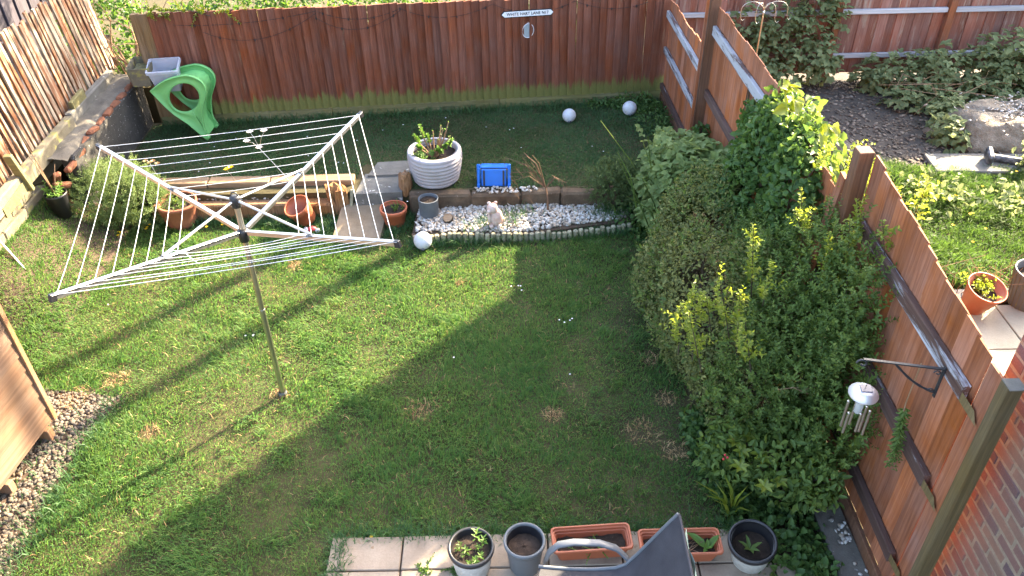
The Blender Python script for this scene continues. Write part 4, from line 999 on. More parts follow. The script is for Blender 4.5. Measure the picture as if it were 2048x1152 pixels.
for k, T in enumerate(TIPS):
    d = unit(T - HL); s_ = HL + d * .045
    arm = MB().beam(s_, T, .018, .036, up=AX, bev=.004).obj('arm', M_ALU, ra)
    MB().beam(s_ + AX * .0185, T + AX * .0185, .03, .006, up=AX, bev=.002).obj('arm_flange', M_ALU, arm)
    MB().beam(T - d * .03, T + d * .012, .028, .05, up=AX, bev=.004).obj('end_cap', M_BLACKPL, arm)
    J = HL + (T - HL) * .47 + AX * .03
    stt = MB().tube([HT + d * .03 - AX * .012, J], .0095, 10).obj('strut', M_ALU, ra, True)
    MB().beam(J - d * .03 - AX * .012, J + d * .03 - AX * .012, .034, .014, up=AX, bev=.003).obj('strut_clip', M_GREYPOT, stt)
for k in range(4):
    A_, B_ = TIPS[k], TIPS[(k + 1) % 4]
    for j in range(8):
        t = .975 - .083 * j; a = HL + (A_ - HL) * t + AX * .012; b = HL + (B_ - HL) * t + AX * .012
        sg_ = .006 + .02 * random.random() * (1 if k in (2, 3) else .5)
        MB().tube([a + (b - a) * u - UZ * 4 * sg_ * u * (1 - u) for u in np.linspace(0, 1, 9)], .0021, 6).obj('line', M_LINE, ra, True)
tl = [np.array(p) for p in ((-2.2, 4.33, 1.84), (-2.16, 4.36, 1.87), (-2.1, 4.37, 1.86), (-2.05, 4.34, 1.82), (-2.0, 4.31, 1.8), (-1.95, 4.31, 1.81))]
MB().tube(tl, .0025, 5).obj('loose_line', M_LINE, ra)

# ------------------------------------------------------------------ garden stakes, toy, daisies
def flower_stake(label, foot, tops, petalmat, cat='garden stake', size=.03):
    foot = np.array(foot, float); t = thing('flower_stake', tuple(foot), label, cat); main = np.array(tops[0], float)
    MB().tube([foot, (foot + main) / 2 + (.01, 0, 0), main], .0028, 5).obj('rod', M_CHIME, t)
    for i, p in enumerate(tops):
        p = np.array(p, float); parts = []
        if i: MB().tube([main, (main + p) / 2 + (0, 0, .03), p], .002, 5).obj('branch', M_CHIME, t)
        n = 7; a = np.arange(n) * 6.283 / n; D = np.stack([np.cos(a), np.sin(a), .6 * np.ones(n)], 1)
        npmesh('flower', *leaves(np.repeat(p[None], n, 0), D, np.repeat([[0, 0, 1.0]], n, 0), size, size * .7), petalmat, t)
flower_stake('thin metal garden stake with four pale flowers behind the sleepers', (-2.28, 7.82, .17), [(-2.7, 8.06, .62), (-2.83, 8.1, .68), (-2.78, 8.12, .78), (-2.62, 8.1, .8)], L_PETAL, size=.045)
flower_stake('dry pale flower head on a stem above the lavender', (-3.8, 7.9, .25), [(-3.9, 8.0, .5), (-3.86, 8.0, .52), (-3.95, 8.02, .51), (-3.82, 8.0, .49)], L_DRY, size=.035)
flower_stake('small yellow and blue butterfly stake on the terrace grass', (-3.0, 7.95, .25), [(-3.03, 7.85, .48), (-2.99, 7.86, .5)], L_DAND, size=.04)
toy = thing('garden_toy', (-2.08, 7.33, 0), 'small red and white toy lying under the tipped terracotta pot', 'toy')
MB().ball((-2.1, 7.34, .035), (.05, .04, .035), 14, 9).obj('toy_body', M_RED, toy, True); MB().ball((-2.16, 7.33, .035), (.03, .035, .03), 12, 8).ball((-2.04, 7.32, .03), (.028, .03, .03), 12, 8).obj('toy_ends', M_WHITEB, toy, True)
dz = []
for x0, y0, z0, n, s_ in ((.05, 6.25, .05, 4, .05), (.45, 5.75, .05, 4, .06), (-2.35, 5.62, .05, 3, .02), (.1, 5.2, .05, 2, .3), (-2.0, 8.6, .27, 14, .9), (.6, 8.7, .27, 8, .9), (-3.2, 8.6, .27, 6, .4), (-3.6, 6.2, .05, 3, .5)):
    for _ in range(n): dz.append((x0 + random.gauss(0, s_), y0 + random.gauss(0, s_ * .7), z0 + .01 * random.random()))
dz = np.array(dz); n = len(dz); P = np.repeat(dz, 8, 0); a = np.tile(np.arange(8) * 6.283 / 8, n); D = np.stack([np.cos(a), np.sin(a), np.full(8 * n, .2)], 1)
tag(npmesh('daisies', *leaves(P, D, np.repeat([[0, 0, 1.0]], 8 * n, 0), .009, .006), plastic('daisy white', (.75, .75, .75), .6)), 'tiny white daisies dotted over both lawns', 'daisies', kind='stuff')
dd = []
for (px_, py_, zz, k, s_) in ((285, 408, .05, 3, .05), (295, 452, .05, 3, .06), (440, 445, .05, 3, .08), (245, 468, .05, 3, .1), (660, 418, .05, 1, 0), (200, 460, .05, 2, .1), (742, 1074, .03, 1, 0), (1945, 400, .1, 4, .4), (1995, 430, .12, 3, .3), (2010, 380, .1, 3, .3)):
    q = at(px_, py_, zz)
    for _ in range(k): dd.append(q + np.array([random.gauss(0, s_), random.gauss(0, s_), 0]))
dd = np.array(dd); n = len(dd); P = np.repeat(dd, 12, 0); a = np.tile(np.arange(12) * 6.283 / 12, n); D = np.stack([np.cos(a), np.sin(a), np.full(12 * n, .25)], 1)
tag(npmesh('dandelions', *leaves(P, D, np.repeat([[0, 0, 1.0]], 12 * n, 0), .017, .009), L_DAND), 'yellow dandelion flowers in the grass', 'dandelions', kind='stuff')

# bent tube frame and stone at the left edge
q = at(66, 556, .28); g0 = at(14, 516, .42)
tf = thing('tube_frame', tuple(q), 'grey bent metal tube leg standing on the grass at the left edge', 'chair')
MB().tube([q - UZ * .03, (q + at(-4, 480, .62)) / 2, at(-4, 480, .62), at(-60, 430, .8)], .0125, 10).obj('leg', M_STEEL, tf, True)
MB().tube([at(34, 521, .43), at(28, 517, .44), at(20, 520, .43), at(8, 535, .36), at(-12, 568, .25)], .0115, 10).obj('brace', M_STEEL, tf, True)
q = at(50, 564, .25)
tag(MB().ball(q, (.11, .07, .05), 16, 10, rotz(.3)).rough(.006, 20).obj('flat_stone', M_OLDBRICK, origin=tuple(q)), 'flat brown stone in the grass beside the metal tube leg', 'stone')

# ------------------------------------------------------------------ shed at the left
sd = thing('wooden_shed', (-3.66, 4.55, 0), 'side of a pale new pine shed at the left edge of the picture', 'shed')
sA = np.array([-3.655, 4.6]); sdv = unit(np.array([-.1, -.76])); sang = math.atan2(sdv[1], sdv[0]); SL = 2.3
RSD = rotz(sang)
me = []
for k in range(4):
    m_ = MB().add([(0, 0, 0), (SL, 0, 0), (SL, -.016, 0), (0, -.016, 0), (0, 0, .15), (SL, 0, .15), (SL, -.005, .15), (0, -.005, .15)], [(0, 1, 2, 3), (7, 6, 5, 4), (4, 5, 1, 0), (5, 6, 2, 1), (6, 7, 3, 2), (7, 4, 0, 3)]).mesh('wall_board'); me.append(m_)
M_SHEDB = wood('pine wall boards', (.085, .046, .03), (.19, .12, .078), axis=0, objvar=.22, grain=30, spec=.3)
for m_ in me: m_.materials.append(M_SHEDB)
for k in range(14):
    place('wall_board', me[k % 4], (*sA, .13 + .135 * k), rotz(math.pi) @ rotz(sang + math.pi) if False else rotz(sang), sd, (1, -1, 1))
MB().box((*(sA + np.array([.012, .0])), 1.06), (.045, .035, 1.88), RSD, .004).obj('corner_batten', M_SHEDT, sd)
bk = rotz(sang) @ np.array([SL / 2, -.95, 0]); MB().box((sA[0] + bk[0], sA[1] + bk[1], 1.06), (SL - .06, 1.86, 1.86), RSD).obj('shed_body', M_SHEDT, sd)
for k in (.1, .62, 1.2, 1.9):
    q = sA + sdv * k; MB().box((q[0] - .05, q[1], .055), (.06, .16, .11), RSD, .004).obj('bearer', M_SHEDT, sd)
mb = MB(); bk = rotz(sang) @ np.array([SL / 2, -.95, 0]); c_ = np.array([sA[0] + bk[0], sA[1] + bk[1], 0])
mb.add([c_ + RSD @ np.array(p) for p in ((-1.25, -1.05, 2.0), (1.25, -1.05, 2.0), (1.25, 0, 2.5), (-1.25, 0, 2.5), (1.25, 1.05, 2.0), (-1.25, 1.05, 2.0))], [(0, 1, 2, 3), (3, 2, 4, 5)]).obj('roof', M_TILE, sd)

# ------------------------------------------------------------------ pots along the patio edge
def rimc(px_, py_, h): q = at(px_, py_, h); return (q[0], q[1], .034)
wp = [(.1, 0), (.115, .015), (.138, .18), (.14, .215)]
c1 = rimc(942, 1094, .27)
pot('white_pot', 'white pot with black rim and seedlings, leftmost of the patio row', c1, wp, .01, .195, M_POTWHITE, rimmat=M_BLACKPL, rim=(.141, .245, .012, .034), group=None)
s1 = thing('pot_seedlings', (c1[0], c1[1], .24), 'small pale green seedlings in the white pot with black rim, left end', 'seedlings'); parts = []; mb = MB()
for dx, dy, h, L in ((.03, .075, .1, .06), (.075, .035, .08, .055), (-.07, .02, .06, .035), (-.085, -.01, .05, .03), (-.03, -.02, .06, .045), (.04, -.0, .05, .04), (.03, -.09, .04, .045), (.06, -.06, .05, .04), (-.05, -.05, .03, .025), (-.01, -.1, .03, .035)):
    a = np.array([c1[0] + dx, c1[1] + dy, .235]); b = a + np.array([dx * .1, dy * .1, h]); parts.append(shoot(a, b, 11, L, L * .33, 0, 1.2)[0]); mb.tube([a, b], [.003, .002], 5)
npmesh('foliage', *merge(parts), L_PLANT, s1); mb.obj('stems', M_OLDBRICK, s1)
gp = [(.095, 0), (.1, .012), (.122, .22), (.124, .27)]
c2 = rimc(1049, 1083, .3)
pot('grey_pot', 'grey plastic pot full of bare brown compost on the patio', c2, gp, .008, .2, M_GREYPOT, rim=(.127, .285, .011, .03), soilmat=M_SOILB)
c3 = rimc(1183, 1078, .17); c4 = rimc(1360, 1085, .17)
tub('terracotta_trough', 'terracotta trough planter in the middle of the patio row beside the grey pot', 'planter', c3, .26, .095, .155, .86, M_TERRA, rotz(math.radians(3)), .008, .008, .52, M_SOIL, .03)
tub('terracotta_trough', 'terracotta trough planter partly behind the grey chair back', 'planter', c4, .265, .095, .155, .86, M_TERRA, rotz(math.radians(0)), .008, .008, .52, M_SOIL, .03)
small_plant('trough_seedlings', 'tiny seedlings in the trough beside the grey pot', (c3[0] + .02, c3[1] + .02, .12), 9, .16, .03, .022, .012)
tw2 = thing('lettuce_plant', (c4[0] + .17, c4[1], .12), 'young green salad leaves in the trough behind the chair', 'plant')
P = np.array([[c4[0] + .18, c4[1] - .02, .12]] * 5); npmesh('leaf_rosette', *leaves(P, np.array([[-.75, .55, .5], [.55, .35, .6], [.3, -.3, .8], [-.4, -.5, .4], [.1, .6, .9]]), np.tile([[0, 0, 1.0]], (5, 1)), np.array([.17, .13, .06, .06, .07]), np.array([.06, .05, .03, .03, .03])), L_PLANT, tw2)
mb = MB()
for k in range(7):
    a = np.array([c4[0] + .06 + random.gauss(0, .03), c4[1] + random.gauss(0, .04), .122]); mb.tube([a, a + (random.gauss(0, .05), random.gauss(0, .04), .03), a + (random.gauss(0, .07), random.gauss(0, .05), .01)], .002, 4)
mb.obj('dry_roots', M_TWIG, tw2)
c5 = rimc(1509, 1076, .26)
pot('white_pot', 'white patterned pot with wide black rim at the right end of the row', c5, [(r * 1.02, z) for r, z in wp], .01, .14, M_POTWHITE, R=rotx(math.radians(7)) @ roty(math.radians(-5)), rimmat=M_BLACKPL, rim=(.146, .245, .012, .04))
for nm_, cc_, R_, k_ in (('white_pot.001', c5, rotx(math.radians(7)) @ roty(math.radians(-5)), .975), ('white_pot', c1, np.eye(3), .955), ('grey_pot', c2, np.eye(3), .84)):
    MB().lathe([(.134 * k_, .236 + .04 * (k_ < .9)), (.1295 * k_, .2), (.1255 * k_, .13)], 36, cc_, R_, foot=False).obj('inner_liner', M_BLACKPL, bpy.data.objects[nm_], True)
tw3 = thing('sprouting_plant', (c5[0] - .02, c5[1] - .03, .2), 'dark green leaves sprouting in the patterned pot at the right end', 'plant')
P = np.array([[c5[0] - .03, c5[1] - .04, .19]] * 6); npmesh('leaf_rosette', *leaves(P, np.array([[-.7, .5, .5], [-.1, .9, .6], [.9, .4, .4], [.5, -.3, .4], [-.5, -.2, .5], [.1, -.6, .5]]), np.tile([[0, 0, 1.0]], (6, 1)), np.array([.09, .1, .1, .07, .06, .06]), np.array([.028] * 6)), L_COT, tw3)
for k, (px_, py_) in enumerate(((850, 1137), (905, 1142), (1300, 1130), (1490, 1130))):
    q = at(px_, py_, .03); small_plant('patio_weed', ['weed growing in the paving joint left of the white seedling pot', 'weed tucked against the foot of the white seedling pot', 'weed in the paving joint between the two troughs', 'weed at the foot of the patterned pot on the right'][k], (q[0], q[1], .03), 10, .05, .03, .026, .016, L_IVY, 'weed')

# ------------------------------------------------------------------ sling chair
chd = thing('garden_chair', (.5, 2.6, .03), 'dark grey sling garden chair at the bottom edge of the picture', 'chair')
prof = [(.12, .57), (.16, .56), (.3, .535), (.45, .525), (.58, .535), (.64, .57), (.7, .67), (.78, .82), (.86, .97), (.9, 1.04)]
ys = np.linspace(2.32, 2.86, 7)
G = [[(x, y, z - .012 * (1 - ((y - 2.59) / .27) ** 2)) for x, z in prof] for y in ys]
MB().sheet(G).obj('sling', M_SLING, chd, True)
G2 = [[(x + .006, y, z - .012 * (1 - ((y - 2.59) / .27) ** 2) - .006) for x, z in prof] for y in ys]; MB().sheet(G2).obj('sling_back', M_SLING, chd, True)
for y in (2.31, 2.87):
    MB().tube([(x, y, z) for x, z in prof], .011, 10).obj('side_rail', M_FRAMEG, chd, True)
    arm = [(.16, y + (.05 if y > 2.6 else -.05), .53), (.185, y + (.06 if y > 2.6 else -.06), .62), (.24, y + (.065 if y > 2.6 else -.065), .685), (.33, y + (.065 if y > 2.6 else -.065), .705), (.48, y + (.06 if y > 2.6 else -.06), .7), (.58, y + (.05 if y > 2.6 else -.05), .66), (.64, y + (.03 if y > 2.6 else -.03), .6), (.665, y + (.01 if y > 2.6 else -.01), .57)]
    L_ = []
    ar = np.array(arm); Tn = np.gradient(ar, axis=0)
    for p, t in zip(ar, Tn):
        t = unit(t); nn = unit(np.cross((0, 1, 0), t)); L_.append([p + np.array([0, a * .022, 0]) + nn * b * .009 for a, b in ((-1, -.6), (-.8, -1), (.8, -1), (1, -.6), (1, .6), (.8, 1), (-.8, 1), (-1, .6))])
    MB().loft(L_, True, True).obj('armrest', M_FRAMEG, chd, True)
    MB().tube([(.17, y, .55), (.24, y, .3), (.36, y, .04)], .012, 8).obj('leg', M_FRAMEG, chd, True)
    MB().tube([(.66, y, .57), (.68, y, .3), (.72, y, .04)], .012, 8).obj('leg', M_FRAMEG, chd, True)
MB().tube([(.905, 2.32, 1.04), (.905, 2.86, 1.04)], .01, 8).obj('top_rail', M_SLING, chd, True)
cl = thing('mint_cloth', (.95, 2.7, .9), 'pale mint cloth hanging over the back of the grey chair', 'cloth')
G = [[(.925 + .07 * u + .012 * math.sin(8 * v + 3 * u), 2.5 + .34 * v - .05 * u, 1.02 - .42 * u + .01 * math.sin(6 * v)) for v in np.linspace(0, 1, 10)] for u in np.linspace(0, 1, 10)]
MB().sheet(G).obj('drape', M_MINT, cl, True)

# ------------------------------------------------------------------ right boundary fence
def panel(label, far, near, z0, ztf, ztn, n, rails, mat, railmat, gboard=True, step=-.004):
    """feather edge panel seen from the rail side: far and near (x, y), tops ztf and ztn"""
    far = np.array(far, float); near = np.array(near, float); d = unit(near - far); L = np.linalg.norm(near - far); ang = math.atan2(d[1], d[0]); R = rotz(ang); nrm = np.array([d[1], -d[0]])   # towards the garden
    t = thing('boundary_fence', (far[0], far[1], z0), label, 'fence', 'panels of the right boundary fence')
    wv = L / n
    for i in range(n):
        p = far + d * (wv * i); h = ztf + (ztn - ztf) * i / n - z0 - .16 + random.gauss(0, .009)
        m_ = MB().add([(0, 0, 0), (wv + .012, 0, 0), (wv + .012, .005, 0), (0, .014, 0), (0, 0, h - step * .5), (wv + .012, 0, h + step * .5), (wv + .012, .005, h + step * .5), (0, .014, h - step * .5)], [(3, 2, 1, 0), (4, 5, 6, 7), (0, 1, 5, 4), (1, 2, 6, 5), (2, 3, 7, 6), (3, 0, 4, 7)]).mesh('board')
        m_.materials.append(mat); place('board', m_, (*p, z0 + .16), R @ rotz(.05) @ roty(random.gauss(0, .003)), t)
    for (a, b, z, hh, rm) in rails:
        q0 = far + d * (L * a) + nrm * .021; q1 = far + d * (L * b) + nrm * .021; c = (q0 + q1) / 2
        m_ = MB().box((0, 0, 0), (np.linalg.norm(q1 - q0), .04, hh), rotx(-.3) if False else None, .004).rough(.0015, 8).mesh('rail'); m_.materials.append(rm); place('rail', m_, (*c, z), R, t)
    if gboard:
        c = (far + near) / 2 + nrm * .016; m_ = MB().box((0, 0, 0), (L, .03, .172), None, .004).rough(.0035, 5).mesh('gravel_board'); m_.materials.append(M_RAKE); place('gravel_board', m_, (*c, z0 + .076), R, t)
    return t
panel('low red brown fence panel at the far right corner with three pale rails', (1.965, 9.82), (2.03, 8.06), .2, 1.53, 1.58, 14, ((.0, 1, .45, .07, M_RAILD), (0, 1, .92, .07, M_RAILW), (0, 1, 1.36, .08, M_RAILW)), M_RFENCE, M_RAILW)
panel('taller red fence panel with flaking white rails behind the tall post', (2.06, 7.98), (2.14, 6.12), .1, 2.1, 2.08, 14, ((.02, 1, .62, .08, M_RAILD), (.02, 1, 1.2, .085, M_RAILD), (.02, 1, 1.86, .095, M_RAILW)), M_RFENCE, M_RAILW)
panel('red fence panel mostly hidden by ivy and brambles', (2.15, 6.1), (2.2, 4.66), .08, 2.03, 1.95, 11, ((0, 1, .6, .08, M_RAILD), (0, 1, 1.25, .085, M_RAILD)), M_RFENCE, M_RAILW)
pn = panel('nearest red fence panel with dark brown rails carrying the lamp bracket', (2.3, 4.58), (2.3, 2.93), .03, 2.31, 2.13, 12, ((.02, .985, .45, .09, M_RAILD), (.02, .985, 1.17, .09, M_RAILD), (.02, .985, 1.86, .095, M_RAILB)), M_RFENCE, M_RAILD, True, -.012)
nbm = MB().box((0, 0, 0), (.135, .014, 1.98)).mesh('board'); nbm.materials.append(M_RFENCE); place('board', nbm, (2.306, 2.835, 1.13), rotz(-math.pi / 2), pn)
for z, w_ in ((.46, .05), (1.16, .05), (1.84, .05)):
    MB().add([(2.262, 2.965, z - .03), (2.262, 2.965, z + .03), (2.285, 2.8, z - .06), (2.285, 2.85, z + .0), (2.3, 2.965, z - .03), (2.3, 2.85, z - .06)], [(0, 1, 3, 2), (0, 2, 5, 4)]).obj('bracket', M_POSTG, pn)
np_ = thing('end_post', (2.32, 2.74, 0), 'green brown timber post at the near end of the right fence', 'post')
MB().box((2.325, 2.745, 1.06), (.08, .068, 2.14), None, .004).obj('post', M_POSTG, np_)
MB().box((2.325, 2.735, 2.134), (.08, .08, .006)).obj('post_top', M_LICHEN, np_)
tpz = thing('tall_post', (2.0, 8.02, .1), 'tall brown wooden post between the low and high fence panels', 'post')
MB().beam((2.0, 8.03, .1), (2.035, 8.02, 2.52), .125, .1, up=(1, 0, 0), bev=.004).obj('post', M_RAKE, tpz)
MB().beam((1.925, 7.975, .1), (1.955, 7.965, 2.5), .03, .025, up=(1, 0, 0)).obj('edge_batten', M_RFENCE, tpz)
ip = thing('fence_post', (2.24, 4.6, 0), 'reddish fence post with pale cut top between the bush and nearest panel', 'post')
MB().box((2.24, 4.625, 1.17), (.1, .1, 2.34), rotz(.05), .005).obj('post', M_RAKE, ip)
sp = thing('prop_post', (2.1, 4.86, 0), 'short stub post with orange cut top propping the fence inside the bush', 'post')
MB().box((2.1, 4.86, .85), (.1, .1, 1.7), rotz(.1), .005).obj('stub', M_POSTG, sp)
MB().beam((2.13, 4.79, 1.1), (2.2, 4.72, 2.1), .03, .09, up=(0, 1, 0)).obj('brace_board', M_RFENCE, sp)
kb = MB().box((2.17, 3.3, .045), (.2, 1.9, .1), rotz(.03), .012).rough(.006, 6); tag(kb.obj('concrete_strip', M_CONCG, origin=(2.17, 3.3, 0)), 'rough concrete strip along the foot of the nearest fence panel', 'concrete strip')

# brick wall of the neighbouring house
bwall = thing('brick_house', (2.5, 2.9, 0), 'red brown brick wall of the neighbouring house at the lower right', 'house')
MB().box((2.515, .93, 3.0), (.1, 4.12, 6.0)).obj('mortar', M_MORTAR, bwall)
bms = [MB().box((0, 0, 0), (.1, .212, .062), None, .007).rough(.0025, 25).mesh('brick') for _ in range(5)]
for m_ in bms: m_.materials.append(M_BRICK)
hb_ = [MB().box((0, 0, 0), (.1, .103, .064), None, .005).rough(.002, 25).mesh('brick') for _ in range(2)]
for m_ in hb_: m_.materials.append(M_BRICK)
for r_ in range(2, 36):
    y = 2.993; odd = r_ % 2
    if odd: place('brick', hb_[r_ % 4 // 2], (2.51 + .003 * random.random(), y - .0515, .04 + .075 * r_), np.eye(3), bwall); y -= .1135
    for k in range(4):
        place('brick', bms[random.randrange(5)], (2.51 + .003 * random.random(), y - .107, .04 + .075 * r_ + random.gauss(0, .0012)), rotx(random.gauss(0, .006)), bwall); y -= .2245
MB().box((4.22, .9, 3.0), (3.3, 4.0, 5.98)).obj('house_body', M_BRICK, bwall)

# bracket and solar wind chime
br = thing('hanging_bracket', (2.27, 3.13, 1.8), 'black wrought iron hanging bracket fixed to the nearest fence panel', 'bracket')
bx0 = np.array([2.252, 3.13, 1.86]); tipb = np.array([1.86, 3.22, 1.86])
MB().beam((2.25, 3.13, 1.66), (2.25, 3.13, 1.875), .02, .007, up=(1, 0, 0)).obj('back_plate', M_IRON, br)
MB().beam(bx0, tipb, .016, .008).obj('arm', M_IRON, br)
tt = np.linspace(0, 1, 12); MB().tube([np.array([2.245, 3.13, 1.69]) * (1 - t) + np.array([2.02, 3.185, 1.85]) * t - UZ * .025 * math.sin(3.14 * t) for t in tt], [.005 + .0025 * abs(math.sin(t * 12)) for t in tt], 6).obj('twisted_brace', M_IRON, br, True)
def curl_(c, r, d): return [np.array(c) + np.array([d[0] * r * (1 - .07 * k) * math.cos(k * .6), d[1] * r * math.cos(k * .6), r * (1 - .07 * k) * math.sin(k * .6)]) for k in range(10)]
MB().tube(curl_(tipb - (0, 0, .03), .03, (-1, .2)), .006, 6).obj('scroll', M_IRON, br, True)
MB().tube(curl_((2.225, 3.135, 1.83), .018, (-1, .2)), .004, 6).obj('scroll', M_IRON, br, True); MB().tube(curl_((2.225, 3.135, 1.7), .018, (-1, .2)), .004, 6).obj('scroll', M_IRON, br, True)
CHm = np.array([1.885, 3.16, 1.67])
wc = thing('wind_chime', tuple(CHm), 'solar wind chime with metal tubes hanging from the black bracket', 'wind chime')
MB().tube([CHm + (0, 0, .03), CHm + (.015, .02, .1), tipb - (0, 0, .03)], .0015, 4).obj('cord', M_CABLE, wc)
RC = rotx(math.radians(4))
MB().lathe([(.079, -.012), (.08, -.006), (.05, .022), (.047, .026), (.001, .027)], 32, CHm, RC).obj('cap', M_CAP, wc, True)
MB().box(CHm + RC @ np.array([.005, .004, .03]), (.06, .052, .006), RC @ rotz(-.05), .001).obj('solar_panel', M_SOLAR, wc)
MB().lathe([(.018, -.15), (.024, -.14), (.024, -.03), (.02, -.02)], 16, CHm).rough(.0012, 90).obj('glass_light', M_GLASSK, wc, True)
for k, ln in zip(range(6), (.2, .21, .2, .16, .14, .19)):
    a = k * math.pi / 3 + .35; q = CHm + np.array([.06 * math.cos(a), .06 * math.sin(a), -.1 - .03 * (k % 3 == 0)])
    MB().tube([q + UZ * .1, q], .0008, 3).obj('thread', M_CABLE, wc); MB().tube([q, q - UZ * ln], .0075, 10, True).obj('chime_tube', M_CHIME, wc, True)
# hanging conifer garland below the bracket
hg = thing('hanging_sprig', (2.14, 3.2, 1.6), 'narrow green leafy sprig hanging down the fence behind the wind chime', 'plant')
a = np.array([2.19, 3.24, 1.5]); b = np.array([2.2, 3.2, 1.03]); parts = [shoot(a + rng.normal(size=3) * .01, b + rng.normal(size=3) * .02, 70, .045, .016, .02, 1.1)[0] for _ in range(5)]
npmesh('foliage', *merge(parts), L_COT, hg); MB().tube([a + UZ * .3, a, b], .004, 5).obj('stem', M_TWIG, hg)

# ------------------------------------------------------------------ planting along the right fence
hd = thing('box_hedge', (1.7, 5.6, 0), 'dark green small leaved hedge along the right side of the lawn', 'hedge')
HB = [((1.66, 5.2, .56), (.5, .75, .7)), ((1.76, 6.05, .56), (.5, .75, .7)), ((1.8, 4.65, .48), (.48, .6, .66)), ((1.6, 5.7, .36), (.5, 1.0, .46)), ((1.9, 5.0, .85), (.34, .6, .55))]
P, N = blob(HB, 34000, .17, 4.5, .3)
npmesh('foliage', *clothe(P, N, .03, .017, .6, .9), L_BOX, hd)
P, N = blob(HB, 1500, .2, 4.5, .15); npmesh('large_leaves', *clothe(P, N, .055, .026, .6, .8), L_COT, hd)
parts = []
P, N = blob(HB, 700, .1, 6, .12)
for p, n_ in zip(P, N):
    d = unit(n_ * .7 + UZ * .9 + rng.normal(size=3) * .3); parts.append(shoot(p, p + d * (.07 + .08 * random.random()), 11, .03, .014)[0])
npmesh('new_shoots', *merge(parts), L_COT, hd)
mb = MB()
for k in range(22):
    x, y = 1.7 + random.gauss(0, .1), 4.5 + 2.0 * random.random(); mb.tube([(x, y, 0), (x + random.gauss(0, .08), y + random.gauss(0, .1), .35), (x + random.gauss(0, .2), y + random.gauss(0, .25), .8)], [.018, .013, .005], 6)
mb.obj('stems', M_BARK, hd)

ct = thing('cotoneaster_bush', (1.95, 4.6, 0), 'tall leafy shrub with yellow lit upright shoots against the right fence', 'shrub')
CB = [((2.0, 4.75, 1.0), (.28, .6, .5)), ((1.98, 4.2, .8), (.28, .45, .5)), ((1.75, 4.3, .62), (.35, .45, .45)), ((2.0, 5.3, .95), (.26, .5, .42)), ((2.1, 4.55, 1.4), (.14, .45, .4)), ((2.12, 4.15, 1.15), (.13, .35, .35)), ((2.15, 4.15, 1.55), (.11, .38, .4)), ((2.13, 3.85, 1.0), (.12, .3, .45)), ((2.1, 3.75, .65), (.13, .28, .35))]
P, N = blob(CB, 2900, .25, 6, .5); parts = []
for p, n_ in zip(P, N):
    d = unit(n_ * .5 + UZ * 1.0 + rng.normal(size=3) * .4); parts.append(shoot(p, p + d * (.1 + .1 * random.random()), 13, .042, .022)[0])
npmesh('foliage', *merge(parts), L_COT, ct)
tips = []; mb = MB()
SH = [((1505, 590), (1508, 450), 1.8), ((1605, 560), (1602, 375), 1.95), ((1735, 520), (1742, 318), 2.2), ((1700, 520), (1690, 370), 2.05), ((1790, 540), (1798, 375), 2.25), ((1775, 560), (1860, 355), 2.28), ((1650, 440), (1705, 290), 2.15), ((1385, 700), (1392, 565), 1.42), ((1458, 670), (1440, 560), 1.5), ((1475, 700), (1480, 585), 1.5), ((1420, 650), (1412, 585), 1.4), ((1690, 600), (1700, 440), 2.05), ((1770, 600), (1765, 440), 2.15), ((1640, 600), (1660, 470), 1.9), ((1400, 730), (1378, 625), 1.38), ((1500, 730), (1490, 640), 1.45), ((1625, 350), (1662, 295), 2.2), ((1530, 610), (1545, 540), 1.6), ((1355, 690), (1362, 610), 1.35), ((1610, 480), (1590, 420), 1.9), ((1720, 480), (1715, 400), 2.1), ((1755, 500), (1775, 345), 2.2)]
for (a_, b_, zt) in SH:
    vb = ray(*b_); b = CC + vb * ((zt - CH) / vb[2]); va = ray(*a_)
    a = CC + va * (b[1] / va[1]) ; a[1] += random.gauss(0, .03)
    n_ = int(26 + 60 * np.linalg.norm(b - a)); l_, sp_ = shoot(a, b, n_, .05, .026, .06); tips.append(l_)
    for j in range(int(5 + 7 * np.linalg.norm(b - a))):
        u = .15 + .8 * random.random(); q = a + (b - a) * u; tips.append(shoot(q, q + np.array([random.gauss(0, .06), random.gauss(0, .05), .05 + .05 * random.random()]), 8, .045, .024)[0])
    mb.tube([a - (b - a) * .15, a, (a + b) / 2, b], [.004, .004, .003, .002], 5)
npmesh('upright_shoots', *merge(tips), L_TIP, ct); mb.obj('shoot_stems', M_BARK, ct)
mb = MB()
for k in range(12): x, y = 1.98 + random.gauss(0, .06), 4.2 + 1.1 * random.random(); mb.tube([(x, y, 0), (x - .03, y + .03, .5), (x + random.gauss(0, .1), y + random.gauss(0, .1), 1.1)], [.016, .012, .005], 6)
mb.obj('stems', M_BARK, ct)

